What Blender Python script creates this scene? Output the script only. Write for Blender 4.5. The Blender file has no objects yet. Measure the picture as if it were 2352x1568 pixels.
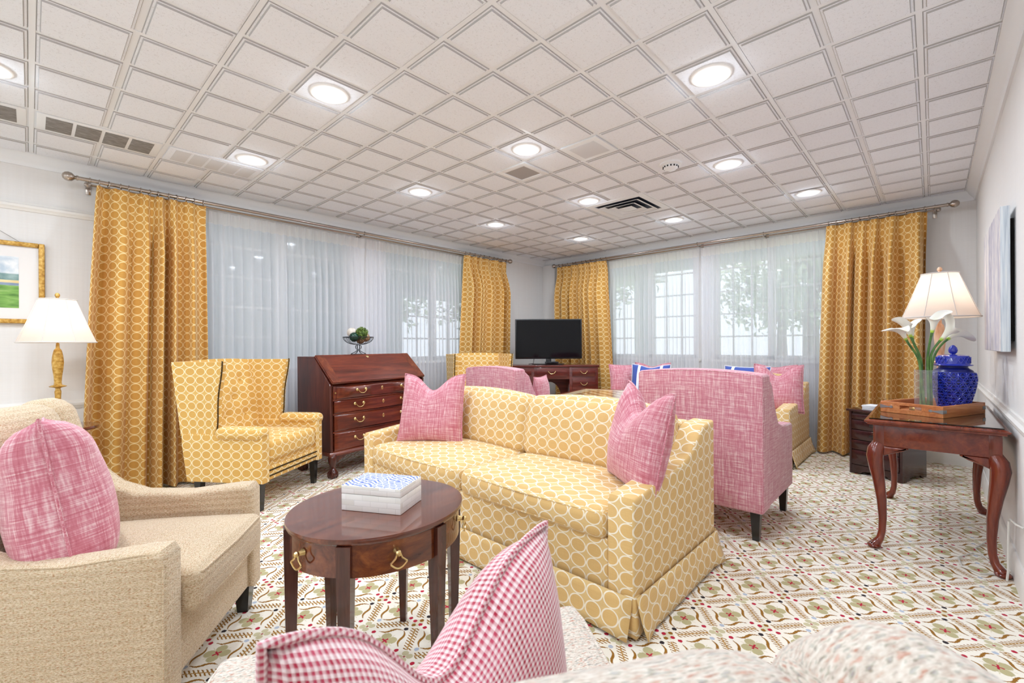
import bpy, bmesh, math, random
from mathutils import Vector, Matrix, Euler
from math import sin, cos, pi, sqrt, radians, atan2
random.seed(7)
SC = bpy.context.scene
COL = SC.collection
# ------------------------------------------------------------------ camera
YAW, ROLL = 0.748, -0.006
cam = bpy.data.cameras.new('camera'); camo = bpy.data.objects.new('camera', cam); COL.objects.link(camo)
cam.sensor_width = 36.0; cam.sensor_fit = 'HORIZONTAL'
cam.lens = 1034.4 / 2352 * 36
cam.shift_x = -(1182.6 - 1176) / 2352; cam.shift_y = (793.0 - 784) / 2352
cam.clip_start = 0.02; cam.clip_end = 200
FW = Vector((cos(YAW), sin(YAW), 0)); R0 = Vector((sin(YAW), -cos(YAW), 0)); U0 = Vector((0, 0, 1))
RT = R0 * cos(ROLL) + U0 * sin(ROLL); UP = -R0 * sin(ROLL) + U0 * cos(ROLL)
mw = Matrix((RT, UP, -FW)).transposed().to_4x4(); mw.translation = (0, 0, 1.10)
camo.matrix_world = mw
cam.dof.use_dof = True; cam.dof.focus_distance = 2.4; cam.dof.aperture_fstop = 9.0
SC.camera = camo
# ------------------------------------------------------------------ view, world, light levels
SC.view_settings.view_transform = 'Standard'; SC.view_settings.look = 'None'
SC.view_settings.gamma = 1.0; SC.view_settings.use_curve_mapping = False
SC.view_settings.exposure = 0.05
SC.cycles.max_bounces = 8; SC.cycles.diffuse_bounces = 5; SC.cycles.transmission_bounces = 6
SC.cycles.use_adaptive_sampling = True; SC.cycles.adaptive_threshold = 0.03
SC.cycles.sample_clamp_indirect = 6.0; SC.cycles.caustics_reflective = False; SC.cycles.caustics_refractive = False
SKY_STRENGTH = 2.8
DOWNLIGHT_W = 9.6
HALO_FILL_W = 0.9
LAMP_W = 1.2
SUN_W = 2.5
w = bpy.data.worlds.new('world'); SC.world = w; w.use_nodes = True
wn = w.node_tree; wn.nodes.clear()
wo = wn.nodes.new('ShaderNodeOutputWorld'); wb = wn.nodes.new('ShaderNodeBackground')
sky = wn.nodes.new('ShaderNodeTexSky'); sky.sky_type = 'HOSEK_WILKIE'; sky.turbidity = 6.0; sky.ground_albedo = 0.5
sky.sun_direction = Vector((-0.5, -0.45, 0.74)).normalized()
wmx = wn.nodes.new('ShaderNodeMix'); wmx.data_type = 'RGBA'; wmx.inputs[0].default_value = 0.8
wmx.inputs[7].default_value = (0.84, 0.91, 1.0, 1)
wn.links.new(sky.outputs[0], wmx.inputs[6]); wn.links.new(wmx.outputs[2], wb.inputs[0])
wb.inputs[1].default_value = SKY_STRENGTH
wn.links.new(wb.outputs[0], wo.inputs[0])
sl = bpy.data.lights.new('sun', 'SUN'); sl.energy = SUN_W; sl.angle = 0.05; sl.color = (1, .95, .86)
so = bpy.data.objects.new('sun', sl); COL.objects.link(so)
so.rotation_euler = Vector((-0.5, -0.45, 0.74)).normalized().to_track_quat('Z', 'Y').to_euler()

# ------------------------------------------------------------------ node helpers
def lin(c):
    if isinstance(c, str):
        c = [int(c[i:i + 2], 16) / 255 for i in (0, 2, 4)]
    return tuple((x / 12.92 if x <= .04045 else ((x + .055) / 1.055) ** 2.4) for x in c[:3]) + (1.0,)

class V:
    """scalar expression on a node tree"""
    def __init__(s, nt, k): s.nt, s.k = nt, k
    def _o(s, op, *a, rev=False):
        n = s.nt.nodes.new('ShaderNodeMath'); n.operation = op
        args = [s] + list(a)
        if rev: args = args[::-1]
        for i, x in enumerate(args):
            if isinstance(x, V): s.nt.links.new(x.k, n.inputs[i])
            else: n.inputs[i].default_value = x
        return V(s.nt, n.outputs[0])
    def __add__(s, o): return s._o('ADD', o)
    __radd__ = __add__
    def __sub__(s, o): return s._o('SUBTRACT', o)
    def __rsub__(s, o): return s._o('SUBTRACT', o, rev=True)
    def __mul__(s, o): return s._o('MULTIPLY', o)
    __rmul__ = __mul__
    def __truediv__(s, o): return s._o('DIVIDE', o)
    def abs(s): return s._o('ABSOLUTE')
    def frac(s): return s._o('FRACT')
    def floor(s): return s._o('FLOOR')
    def sqrt(s): return s._o('SQRT')
    def sin(s): return s._o('SINE')
    def mod2(s): return s._o('FLOORED_MODULO', 2.0)
    def min(s, o): return s._o('MINIMUM', o)
    def max(s, o): return s._o('MAXIMUM', o)
    def lt(s, o): return s._o('LESS_THAN', o)
    def gt(s, o): return s._o('GREATER_THAN', o)
    def pingpong(s, o): return s._o('PINGPONG', o)
    def below(s, edge, soft):   # 1 where s<edge, soft step
        n = s.nt.nodes.new('ShaderNodeMapRange'); n.clamp = True
        s.nt.links.new(s.k, n.inputs[0])
        n.inputs[1].default_value = edge - soft; n.inputs[2].default_value = edge + soft
        n.inputs[3].default_value = 1; n.inputs[4].default_value = 0
        return V(s.nt, n.outputs[0])

def hyp(a, b): return (a * a + b * b).sqrt()

class Mat:
    def __init__(s, name, rough=.6, color=None, metal=0.0, spec=None, coat=0.0, coat_rough=.1, sheen=0.0, trans=0.0, ior=None):
        s.m = bpy.data.materials.new(name); s.m.use_nodes = True; s.nt = s.m.node_tree; s.nt.nodes.clear()
        s.out = s.nt.nodes.new('ShaderNodeOutputMaterial'); s.b = s.nt.nodes.new('ShaderNodeBsdfPrincipled')
        s.nt.links.new(s.b.outputs[0], s.out.inputs[0])
        b = s.b.inputs; b['Roughness'].default_value = rough; b['Metallic'].default_value = metal
        if color is not None: b['Base Color'].default_value = lin(color)
        if spec is not None: b['Specular IOR Level'].default_value = spec
        if coat: b['Coat Weight'].default_value = coat; b['Coat Roughness'].default_value = coat_rough
        if sheen: b['Sheen Weight'].default_value = sheen
        if trans: b['Transmission Weight'].default_value = trans
        if ior: b['IOR'].default_value = ior
    def coord(s, kind='Object', scale=(1, 1, 1), rot=(0, 0, 0), loc=(0, 0, 0)):
        if kind == 'World':
            g = s.nt.nodes.new('ShaderNodeNewGeometry'); k = g.outputs['Position']
        else:
            t = s.nt.nodes.new('ShaderNodeTexCoord'); k = t.outputs[kind]
        mp = s.nt.nodes.new('ShaderNodeMapping'); s.nt.links.new(k, mp.inputs[0])
        mp.inputs[1].default_value = loc; mp.inputs[2].default_value = rot; mp.inputs[3].default_value = scale
        return mp.outputs[0]
    def xyz(s, vec):
        n = s.nt.nodes.new('ShaderNodeSeparateXYZ'); s.nt.links.new(vec, n.inputs[0])
        return [V(s.nt, n.outputs[i]) for i in range(3)]
    def noise(s, vec, scale=5, detail=3, rough=.5, dist=0):
        n = s.nt.nodes.new('ShaderNodeTexNoise'); s.nt.links.new(vec, n.inputs['Vector'])
        n.inputs['Scale'].default_value = scale; n.inputs['Detail'].default_value = detail
        n.inputs['Roughness'].default_value = rough; n.inputs['Distortion'].default_value = dist
        return V(s.nt, n.outputs[0])
    def voro(s, vec, scale=5, feature='F1'):
        n = s.nt.nodes.new('ShaderNodeTexVoronoi'); s.nt.links.new(vec, n.inputs['Vector'])
        n.inputs['Scale'].default_value = scale; n.feature = feature
        return n
    def ramp(s, v, stops):
        n = s.nt.nodes.new('ShaderNodeValToRGB'); s.nt.links.new(v.k if isinstance(v, V) else v, n.inputs[0])
        e = n.color_ramp.elements
        while len(e) < len(stops): e.new(.5)
        for i, (p, c) in enumerate(stops): e[i].position = p; e[i].color = lin(c)
        return n.outputs[0]
    def mix(s, f, a, b, mode='MIX'):
        n = s.nt.nodes.new('ShaderNodeMix'); n.data_type = 'RGBA'; n.blend_type = mode
        if isinstance(f, V): s.nt.links.new(f.k, n.inputs[0])
        else: n.inputs[0].default_value = f
        for i, c in ((6, a), (7, b)):
            if isinstance(c, (str, tuple)): n.inputs[i].default_value = lin(c)
            else: s.nt.links.new(c, n.inputs[i])
        return n.outputs[2]
    def base(s, k): s.nt.links.new(k, s.b.inputs['Base Color']); return s
    def bump(s, v, strength=.3, dist=.002):
        n = s.nt.nodes.new('ShaderNodeBump'); n.inputs['Strength'].default_value = strength; n.inputs['Distance'].default_value = dist
        s.nt.links.new(v.k, n.inputs['Height']); s.nt.links.new(n.outputs[0], s.b.inputs['Normal']); return s
    def rough(s, v): s.nt.links.new(v.k, s.b.inputs['Roughness']); return s
    def emit(s, c, e):
        s.b.inputs['Emission Color'].default_value = lin(c); s.b.inputs['Emission Strength'].default_value = e; return s

# ------------------------------------------------------------------ materials
def circles(name, ground, inner, ring, P=.078, Q=.061, slub=True):
    M = Mat(name, rough=.75, spec=.25, sheen=.15)
    x, y, _ = M.xyz(M.coord('UV'))
    fx = (x / P).frac() - .5; fy = (y / Q).frac() - .5
    d = hyp(fx, fy)
    ringm = (d - .455).abs().below(.038, .012)
    gx = (x / P + .5).frac() - .5; gy = (y / Q + .5).frac() - .5
    k1 = hyp(gx, fy).below(.075, .02); k2 = hyp(fx, gy).below(.075, .02)
    fac = ringm.max(k1).max(k2)
    inm = d.below(.44, .01)
    n1 = M.noise(M.coord('UV', (14, 420, 1)), 1, 2); n2 = M.noise(M.coord('UV', (420, 30, 1)), 1, 2)
    sl = n1 * .65 + n2 * .35
    g = M.mix(inm, ground, inner)
    g = M.mix((sl - .5).abs() * 0 + (sl - .38) * .9, g, 'fff2d0', 'MULTIPLY') if False else g
    dark = M.mix(.35, g, g, 'MULTIPLY')
    g2 = M.mix(((.56 - sl) * 2.2).max(0.0).min(.75), g, dark)
    M.base(M.mix(fac, g2, ring))
    M.bump(fac * .6 + sl * .5, .25, .0015)
    return M.m
M_SOFA = circles('yellow_ring_upholstery', 'dcbc82', 'd8b375', 'eee3cd')
M_WING = circles('gold_ring_upholstery', 'ddb466', 'd8aa5a', 'f2e3bd', P=.074, Q=.058)
M_DRAPE = circles('gold_ring_drapery', 'd0a056', 'ca9648', 'edd6a0', P=.086, Q=.064)

def weave(name, dark, mid, pale, s=1.0, big=1.0):
    M = Mat(name, rough=.85, spec=.15, sheen=.3)
    a = M.noise(M.coord('UV', (18 * s, 420 * s, 1)), 1, 2, .6)
    b = M.noise(M.coord('UV', (420 * s, 18 * s, 1), loc=(3, 7, 0)), 1, 2, .6)
    a2 = M.noise(M.coord('UV', (6 * s, 110 * s, 1), loc=(1, 2, 0)), 1, 1)
    b2 = M.noise(M.coord('UV', (110 * s, 6 * s, 1), loc=(9, 2, 0)), 1, 1)
    x, y, _ = M.xyz(M.coord('UV'))
    f = (a + b) * .3 + (a2 + b2) * .2 * big
    M.base(M.ramp(f, [(.36, dark), (.49, mid), (.62, pale)]))
    M.bump(f, .5, .002)
    return M.m
M_PINK = weave('pink_crosshatch_weave', 'b46072', 'c98693', 'e8cfd0')
M_PILLOW = weave('rose_pillow_weave', 'b15a69', 'c77c89', 'e6c8cb')
def houndstooth():
    M = Mat('red_white_check_weave', rough=.9, spec=.1, sheen=.4)
    x, y, _ = M.xyz(M.coord('UV'))
    s = 190.0
    cx = (x * s).frac().below(.5, .12); cy = (y * s).frac().below(.5, .12)
    chk = cx * .5 + cy * .5
    a = M.noise(M.coord('UV', (4, 60, 1)), 1, 2); b = M.noise(M.coord('UV', (60, 4, 1)), 1, 2)
    tint = (a + b) * .5
    redc = M.ramp(tint, [(.35, 'a01a34'), (.65, 'c4566e')])
    M.base(M.mix(chk, redc, 'e9d9d8'))
    M.bump(chk, .5, .002)
    return M.m
M_CHECK = houndstooth()
def tweed(name, tone, s=1.0):
    M = Mat(name, rough=.95, spec=.1, sheen=.3)
    a = M.noise(M.coord('UV', (130 * s, 330 * s, 1)), 1, 2, .6)
    b = M.noise(M.coord('UV', (24 * s, 330 * s, 1), loc=(5, 1, 0)), 1, 1, .6)
    c = M.noise(M.coord('UV', (10 * s, 16 * s, 1)), 1, 2)
    x, y, _ = M.xyz(M.coord('UV'))
    rib = (y * 260 * s).sin() * .5 + .5
    col = M.ramp(a, [(.34, tone[0]), (.5, tone[1]), (.64, tone[2])])
    fl = M.ramp(M.noise(M.coord('UV', (110 * s, 260 * s, 1), loc=(31, 4, 0)), 1, 1), [(.30, tone[3]), (.40, tone[1]), (.55, tone[2]), (.63, tone[5]), (.72, tone[6])])
    col = M.mix(.5, col, fl); col = M.mix((c - .35) * .35, col, tone[4])
    M.base(col); M.bump(a * .7 + rib * .6, .6, .003)
    return M.m
M_TWEED = tweed('oat_tweed', ('8f6d4b', 'c4ac8b', 'dccdb6', 'aa6c46', 'b8976c', 'ab9a6c', '9a8060'))
M_TWEED2 = tweed('speckled_cream_tweed', ('94786a', 'c9bbac', 'ded6cb', 'b9623e', 'b5a496', '8f9480', '7b7d89'), .9)

def wood(name, dark, mid, light, rough=.28, coat=.5, axis='X', sc=1.0, coordk='Object'):
    M = Mat(name, rough=rough, coat=coat, coat_rough=.08, spec=.4)
    s = {'X': (1.6, 16, 16), 'Y': (16, 1.6, 16), 'Z': (16, 16, 1.6)}[axis]
    v = M.coord(coordk, tuple(q * sc for q in s))
    a = M.noise(v, 1.0, 6, .62, 1.2); b = M.noise(v, 5.0, 3, .6, .4)
    f = a * .75 + b * .25
    M.base(M.ramp(f, [(.30, dark), (.5, mid), (.72, light)]))
    return M.m
M_MAHOG = wood('red_mahogany', '35120a', '5c2214', '7e3820', .25, .6)
M_MAHOGV = wood('red_mahogany_upright', '33120b', '582214', '76351f', .25, .6, 'Z')
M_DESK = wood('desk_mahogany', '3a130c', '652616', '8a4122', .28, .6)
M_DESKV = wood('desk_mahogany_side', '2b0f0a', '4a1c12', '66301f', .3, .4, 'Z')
M_OVAL = wood('oval_table_mahogany', '3c1a12', '63301f', '8c4e30', .12, .8, 'X', .8)
M_OVALV = wood('oval_table_leg_wood', '2a120d', '48231a', '64362a', .25, .5, 'Z')
M_CONS = wood('console_cherry', '4a170b', '6f2a17', '8b3f22', .22, .6)
M_CONSV = wood('console_cherry_leg', '47160c', '6d2a18', '8a4026', .2, .6, 'Z')
M_CAB = wood('dark_cherry_cabinet', '1c0707', '310d0d', '451716', .25, .5)
M_TRAY = wood('orange_tray_wood', 'a2552f', 'c77a45', 'dc9a62', .5, .1, 'X', 1.3)
M_TVD = wood('kneehole_desk_wood', '3a120e', '5e221b', '7a342a', .25, .5)
M_SOIL = Mat('dark_underside', rough=.8, color='17100d').m
M_BLACK = Mat('black_lacquer_legs', rough=.3, color='12100f', coat=.4).m
M_PLASTIC = Mat('black_plastic', rough=.35, color='0c0d10').m
M_SCREEN = Mat('tv_screen', rough=.06, color='020307', spec=.25).m
M_NICKEL = Mat('brushed_nickel', rough=.25, color='b7aca2', metal=1).m
M_BRASS = Mat('polished_brass', rough=.25, color='d8bd84', metal=1).m
M_NAIL = Mat('antique_nailheads', rough=.4, color='4a3a22', metal=.8).m
M_IRON = Mat('black_iron_wire', rough=.5, color='12141b', metal=.3).m
M_STEEL = Mat('grey_steel_strap', rough=.4, color='9a9a98', metal=.7).m
def gilt():
    M = Mat('antique_gilt', rough=.45, metal=.35)
    M.base(M.ramp(M.noise(M.coord('Object', (60, 60, 60)), 1, 4), [(.3, 'a3752c'), (.5, 'c79a45'), (.7, 'ddbb70')])); return M.m
M_GILT = gilt()
def blush():
    M = Mat('blush_gilt', rough=.5, metal=.1)
    M.base(M.ramp(M.noise(M.coord('Object', (30, 30, 8)), 1, 4), [(.3, 'c9895c'), (.5, 'e7b995'), (.7, 'f4dcc4')])); return M.m
M_BLUSH = blush()
def shade_mat():
    m = bpy.data.materials.new('ivory_lamp_shade'); m.use_nodes = True; nt = m.node_tree; nt.nodes.clear()
    o = nt.nodes.new('ShaderNodeOutputMaterial'); mx = nt.nodes.new('ShaderNodeMixShader')
    d = nt.nodes.new('ShaderNodeBsdfDiffuse'); t = nt.nodes.new('ShaderNodeBsdfTranslucent')
    d.inputs[0].default_value = lin('e2dcd6'); t.inputs[0].default_value = lin('fff2e6')
    mx.inputs[0].default_value = .5; nt.links.new(d.outputs[0], mx.inputs[1]); nt.links.new(t.outputs[0], mx.inputs[2])
    nt.links.new(mx.outputs[0], o.inputs[0]); return m
M_SHADE = shade_mat()
M_SHADETRIM = Mat('shade_trim', rough=.8, color='d9d3cd').m
def sheer(name, tr, col):
    m = bpy.data.materials.new(name); m.use_nodes = True; nt = m.node_tree; nt.nodes.clear()
    o = nt.nodes.new('ShaderNodeOutputMaterial'); mx = nt.nodes.new('ShaderNodeMixShader'); m2 = nt.nodes.new('ShaderNodeMixShader')
    d = nt.nodes.new('ShaderNodeBsdfDiffuse'); t = nt.nodes.new('ShaderNodeBsdfTranslucent'); p = nt.nodes.new('ShaderNodeBsdfTransparent')
    d.inputs[0].default_value = lin(col); t.inputs[0].default_value = lin(col)
    mx.inputs[0].default_value = .5; nt.links.new(d.outputs[0], mx.inputs[1]); nt.links.new(t.outputs[0], mx.inputs[2])
    m2.inputs[0].default_value = tr; nt.links.new(mx.outputs[0], m2.inputs[1]); nt.links.new(p.outputs[0], m2.inputs[2])
    nt.links.new(m2.outputs[0], o.inputs[0]); return m
M_SHEER = sheer('white_sheer', .24, 'f6f7fb'); M_SHEERH = sheer('sheer_header', .08, 'f2eeec')
def wallmat():
    M = Mat('strie_wallpaper', rough=.85, spec=.2)
    n = M.noise(M.coord('World', (60, 60, 1.2)), 1, 3)
    n2 = M.noise(M.coord('World', (6, 6, 200)), 1, 2)
    M.base(M.ramp(n * .6 + n2 * .4, [(.25, 'e4e1de'), (.75, 'eae8e6')])); return M.m
M_WALL = wallmat()
M_TRIM = Mat('white_trim_paint', rough=.4, color='e9e6e1').m
M_CROWN = Mat('crown_paint', rough=.5, color='eceef1').m
def tilemat():
    M = Mat('fissured_ceiling_tile', rough=.9, spec=.1)
    v = M.coord('World', (1, 1, 1))
    n = M.noise(v, 230, 2, .6); n2 = M.noise(v, 90, 2); big = M.noise(v, 1.1, 2)
    spk = (n * .6 + n2 * .4).below(.40, .04)
    c = M.mix(spk * .45, 'eff2f9', 'bfbec2'); c = M.mix((big - .45) * .4, c, 'e6e8ee')
    M.base(c); M.bump(n, .25, .001); return M.m
M_TILE = tilemat()
M_GRID = Mat('ceiling_grid_white', rough=.5, color='f0f3f8').m
M_VENT = Mat('vent_white', rough=.45, color='eef0f3').m
def dusty():
    M = Mat('dusty_filter', rough=.9)
    M.base(M.ramp(M.noise(M.coord('World', (30, 120, 1)), 1, 4), [(.3, '77736f'), (.55, '8d8987'), (.75, 'a9a5a2')])); return M.m
M_FILTER = dusty()
M_PERF = Mat('pale_perforated_panel', rough=.8, color='d9dade').m
M_GRIL = Mat('grey_grille', rough=.8, color='a9a5a4').m
M_DUCT = Mat('dark_duct', rough=.6, color='20283a').m
M_LENS = Mat('lit_lens', rough=.5, color='ffffff').emit('fffdfa', 9.0).m
M_BAFFLE = Mat('downlight_trim', rough=.4, color='f4f2ef').m
M_GLASS = Mat('clear_glass', rough=.02, color='ffffff', trans=1.0, ior=1.45).m
def thin_glass(name, r=.08):
    m = bpy.data.materials.new(name); m.use_nodes = True; nt = m.node_tree; nt.nodes.clear()
    o = nt.nodes.new('ShaderNodeOutputMaterial'); mx = nt.nodes.new('ShaderNodeMixShader'); lw = nt.nodes.new('ShaderNodeLayerWeight'); lw.inputs[0].default_value = .5
    fr = nt.nodes.new('ShaderNodeMapRange'); pw = nt.nodes.new('ShaderNodeMath'); pw.operation = 'POWER'; pw.inputs[1].default_value = 4.0
    nt.links.new(lw.outputs['Facing'], pw.inputs[0]); nt.links.new(pw.outputs[0], fr.inputs[0]); fr.inputs[3].default_value = .085; fr.inputs[4].default_value = .6
    g = nt.nodes.new('ShaderNodeBsdfGlossy'); g.inputs['Roughness'].default_value = .02; p = nt.nodes.new('ShaderNodeBsdfTransparent')
    p.inputs[0].default_value = (.93, .95, .95, 1)
    nt.links.new(fr.outputs[0], mx.inputs[0]); nt.links.new(p.outputs[0], mx.inputs[1]); nt.links.new(g.outputs[0], mx.inputs[2])
    nt.links.new(mx.outputs[0], o.inputs[0]); return m
M_PANE = thin_glass('window_pane_glass')
M_VASE = thin_glass('vase_glass')
_nt = M_VASE.node_tree; _o = [n_ for n_ in _nt.nodes if n_.type == 'OUTPUT_MATERIAL'][0]; _src = _o.inputs[0].links[0].from_socket
_mx = _nt.nodes.new('ShaderNodeMixShader'); _df = _nt.nodes.new('ShaderNodeBsdfDiffuse'); _df.inputs[0].default_value = (.86, .86, .9, 1); _mx.inputs[0].default_value = .10
_nt.links.new(_src, _mx.inputs[1]); _nt.links.new(_df.outputs[0], _mx.inputs[2]); _nt.links.new(_mx.outputs[0], _o.inputs[0])
def ceramic():
    M = Mat('cobalt_ceramic', rough=.12, coat=.5, spec=.6)
    M.b.inputs['Base Color'].default_value = lin('2a3ab2')
    return M.m
M_COBALT = ceramic()
M_COBALTD = Mat('cobalt_pierced_dark', rough=.3, color='141c6a').m

def carpet():
    M = Mat('patterned_carpet', rough=.95, spec=.05, sheen=.1)
    x, y, _ = M.xyz(M.coord('World', loc=(-2.674 + .148 * 40, -.482 + .128 * 40, 0)))
    P, Q = .296, .256
    jit = M.noise(M.coord('World'), 160, 1)
    x = x + (jit - .5) * .006; y = y + (jit - .5) * .006
    sx = ((x / P + .5).frac() - .5) * P; sy = ((y / Q + .5).frac() - .5) * Q
    a0 = sx.abs(); b0 = sy.abs()
    sw = (a0 / P + b0 / Q).gt(.5)                      # 1 -> nearest flower is the corner one
    a = a0 + sw * (P / 2 - 2 * a0); b = b0 + sw * (Q / 2 - 2 * b0)
    # a,b : folded offsets from nearest flower centre;  nodes at (P/2,0) and (0,Q/2); B type at x when sw=0
    an = (P / 2 - a); bn = (Q / 2 - b)
    dN1 = hyp(an, b); dN2 = hyp(a, bn)
    # unit normal to the boundary diagonal from (P/2,0) to (0,Q/2)
    L = sqrt((P / 2) ** 2 + (Q / 2) ** 2); nx, ny = (Q / 2) / L, (P / 2) / L
    s = a * nx + b * ny; smax = (P / 2) * nx
    t = (a * -(P / 2) + b * (Q / 2)) / L + (P / 2) ** 2 / L      # 0 at x node .. L at y node
    dl = smax - s                                                # distance inside the boundary line
    khaki = 'b8ae84'; brown = '94651f'; red = 'b3203a'; black = '2c2327'; blue = 'b3bccb'; tan = 'd6b985'
    col = M.mix(M.noise(M.coord('World'), 300, 2) * .5, 'f3ede1', 'e7dfcf')
    # feathers along the boundary
    q = .0145
    tri = ((t + dl * .8) / q).frac()
    inner = (t - .034).gt(0.0) * (L - .036 - t).gt(0.0)
    barb = tri.below(.42, .08) * dl.below(.0165, .001) * inner
    col = M.mix(barb, col, brown)
    col = M.mix(dl.below(.0024, .0007) * inner, col, 'b58a4c')
    # wavy leaves half way
    tt = t - L / 2
    wob = (tt * 75.0).sin() * .006
    leaf = ((s - smax * .60 + wob).abs() - (.0062 - tt.abs() * .10)).below(0.0, .0012) * tt.abs().below(.046, .001)
    col = M.mix(leaf, col, brown)
    # four petals
    pet = hyp(a - .0195, b - .0175).below(.0190, .0015)
    pet = pet.max(hyp(a, b).below(.012, .001))
    col = M.mix(pet, col, khaki)
    gap = a.min(b).below(.0016, .0006) * hyp(a, b).below(.045, .002)
    col = M.mix(gap * .7, col, 'cfc7a3')
    crx = (a * .77 - b * .63).abs().below(.0045, .001) * hyp(a, b).below(.017, .001)
    col = M.mix(a.min(b).below(.0032, .0008) * hyp(a, b).below(.0155, .001), col, red)
    # node flowers
    def atB(da, db, r, ea=1.0): # near node on x axis when sw=0, on y axis when sw=1
        d1 = hyp(an - da, b - db); d2 = hyp(a - da, bn - db)
        return (d1 + sw * (d2 - d1)).below(r, .001)
    def atA(da, db, r):
        d1 = hyp(a - da, bn - db); d2 = hyp(an - da, b - db)
        return (d1 + sw * (d2 - d1)).below(r, .001)
    col = M.mix(atB(0, 0, .022) * .5, col, 'c3b98c')
    col = M.mix(atB(.0, .0175, .0085), col, red); col = M.mix(atB(.0, .046, .0085), col, red)
    col = M.mix(atB(.02, .0, .0085), col, brown); col = M.mix(atB(.054, .0, .009), col, black)
    col = M.mix(atA(.014, .012, .0125), col, 'c8bf9b'); col = M.mix(atA(.0, .0, .005), col, 'a8564a')
    col = M.mix(atA(.053, .0, .009), col, blue); col = M.mix(atA(.0, .05, .0085), col, red)
    M.base(col)
    M.bump(M.noise(M.coord('World'), 420, 2), .5, .002)
    return M.m
M_CARPET = carpet()

# ------------------------------------------------------------------ mesh helpers
class B:
    """bmesh with a UV layer; faces flagged 'done' keep their UVs, others get box UVs (metres)"""
    def __init__(s):
        s.bm = bmesh.new(); s.uv = s.bm.loops.layers.uv.new('UVMap'); s.fl = s.bm.faces.layers.int.new('done')
    def face(s, vs, uvs=None, mi=0):
        try: f = s.bm.faces.new(vs)
        except ValueError: return None
        f.material_index = mi
        if uvs:
            for l, u in zip(f.loops, uvs): l[s.uv].uv = u
            f[s.fl] = 1
        return f
    def box(s, lo, hi, bev=.004, seg=2, M=None, mi=0):
        t = bmesh.new()
        bmesh.ops.create_cube(t, size=1)
        for v in t.verts: v.co = Vector([lo[i] + (v.co[i] + .5) * (hi[i] - lo[i]) for i in range(3)])
        if bev: bmesh.ops.bevel(t, geom=t.edges[:], offset=min(bev, .49 * min(abs(hi[i] - lo[i]) for i in range(3))), segments=seg, profile=.5, affect='EDGES')
        s.merge(t, M, mi); return s
    def merge(s, t, M=None, mi=0):
        mp = {}
        for v in t.verts: mp[v] = s.bm.verts.new(M @ v.co if M else v.co)
        for f in t.faces: s.face([mp[v] for v in f.verts], mi=mi)
        t.free()
    def prism(s, poly, x0, x1, axis='X', bev=.01, seg=3, mi=0, M=None):
        """poly in the other two axes (cyclic order), extruded along axis"""
        t = bmesh.new()
        def P(a, b, x): return {'X': (x, a, b), 'Y': (a, x, b), 'Z': (a, b, x)}[axis]
        va = [t.verts.new(P(a, b, x0)) for a, b in poly]; vb = [t.verts.new(P(a, b, x1)) for a, b in poly]
        n = len(poly)
        fa = t.faces.new(va); fb = t.faces.new(vb[::-1])
        for i in range(n): t.faces.new((va[i], vb[i], vb[(i + 1) % n], va[(i + 1) % n]))
        bmesh.ops.recalc_face_normals(t, faces=t.faces[:])
        if bev:
            es = [e for f in (fa, fb) for e in f.edges]
            bmesh.ops.bevel(t, geom=list(set(es)), offset=bev, segments=seg, profile=.5, affect='EDGES')
        s.merge(t, M, mi); return s
    def tube(s, pts, r, n=8, closed=False, uvs=False, mi=0, cap=True, sq=False):
        pts = [Vector(p) for p in pts]; N = len(pts)
        rs = r if isinstance(r, (list, tuple)) else [r] * N
        rings = []; nrm = None
        for i, p in enumerate(pts):
            if closed: tg = pts[(i + 1) % N] - pts[i - 1]
            else: tg = pts[min(i + 1, N - 1)] - pts[max(i - 1, 0)]
            if tg.length < 1e-9: tg = Vector((0, 0, 1))
            tg.normalize()
            if nrm is None:
                nrm = tg.orthogonal().normalized()
                if sq:
                    h = Vector((1, 0, 0)); nrm = (h - tg * h.dot(tg)).normalized()
            else:
                nrm = nrm - tg * nrm.dot(tg); nrm.normalize()
            bn = tg.cross(nrm)
            off = pi / 4 if sq else 0
            rings.append([s.bm.verts.new(p + (nrm * cos(2 * pi * k / n + off) + bn * sin(2 * pi * k / n + off)) * rs[i]) for k in range(n)])
        M = N if closed else N - 1
        for i in range(M):
            A, Bq = rings[i], rings[(i + 1) % N]
            for k in range(n): s.face((A[k], A[(k + 1) % n], Bq[(k + 1) % n], Bq[k]), mi=mi)
        if cap and not closed:
            s.face(rings[0][::-1], mi=mi); s.face(rings[-1], mi=mi)
        return s
    def lathe(s, prof, n=24, c=(0, 0, 0), mi=0, sx=1, sy=1):
        rings = []
        for r, z in prof:
            if r < 1e-6: rings.append([s.bm.verts.new((c[0], c[1], c[2] + z))])
            else: rings.append([s.bm.verts.new((c[0] + sx * r * cos(2 * pi * k / n), c[1] + sy * r * sin(2 * pi * k / n), c[2] + z)) for k in range(n)])
        for A, Q in zip(rings, rings[1:]):
            for k in range(n):
                k2 = (k + 1) % n
                if len(A) == 1 and len(Q) == 1: continue
                if len(A) == 1: s.face((A[0], Q[k2], Q[k]), mi=mi)
                elif len(Q) == 1: s.face((A[k], A[k2], Q[0]), mi=mi)
                else: s.face((A[k], A[k2], Q[k2], Q[k]), mi=mi)
        return s
    def grid(s, fn, nu, nv, uvfn=None, mi=0, wrap=False):
        vs = [[s.bm.verts.new(fn(i / nu, j / nv)) for j in range(nv + 1)] for i in range(nu + (0 if wrap else 1))]
        for i in range(nu):
            for j in range(nv):
                i2 = (i + 1) % len(vs) if wrap else i + 1
                q = (vs[i][j], vs[i2][j], vs[i2][j + 1], vs[i][j + 1])
                s.face(q, [uvfn(a / nu, b / nv) for a, b in ((i, j), (i + 1, j), (i + 1, j + 1), (i, j + 1))] if uvfn else None, mi)
        return s
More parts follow.
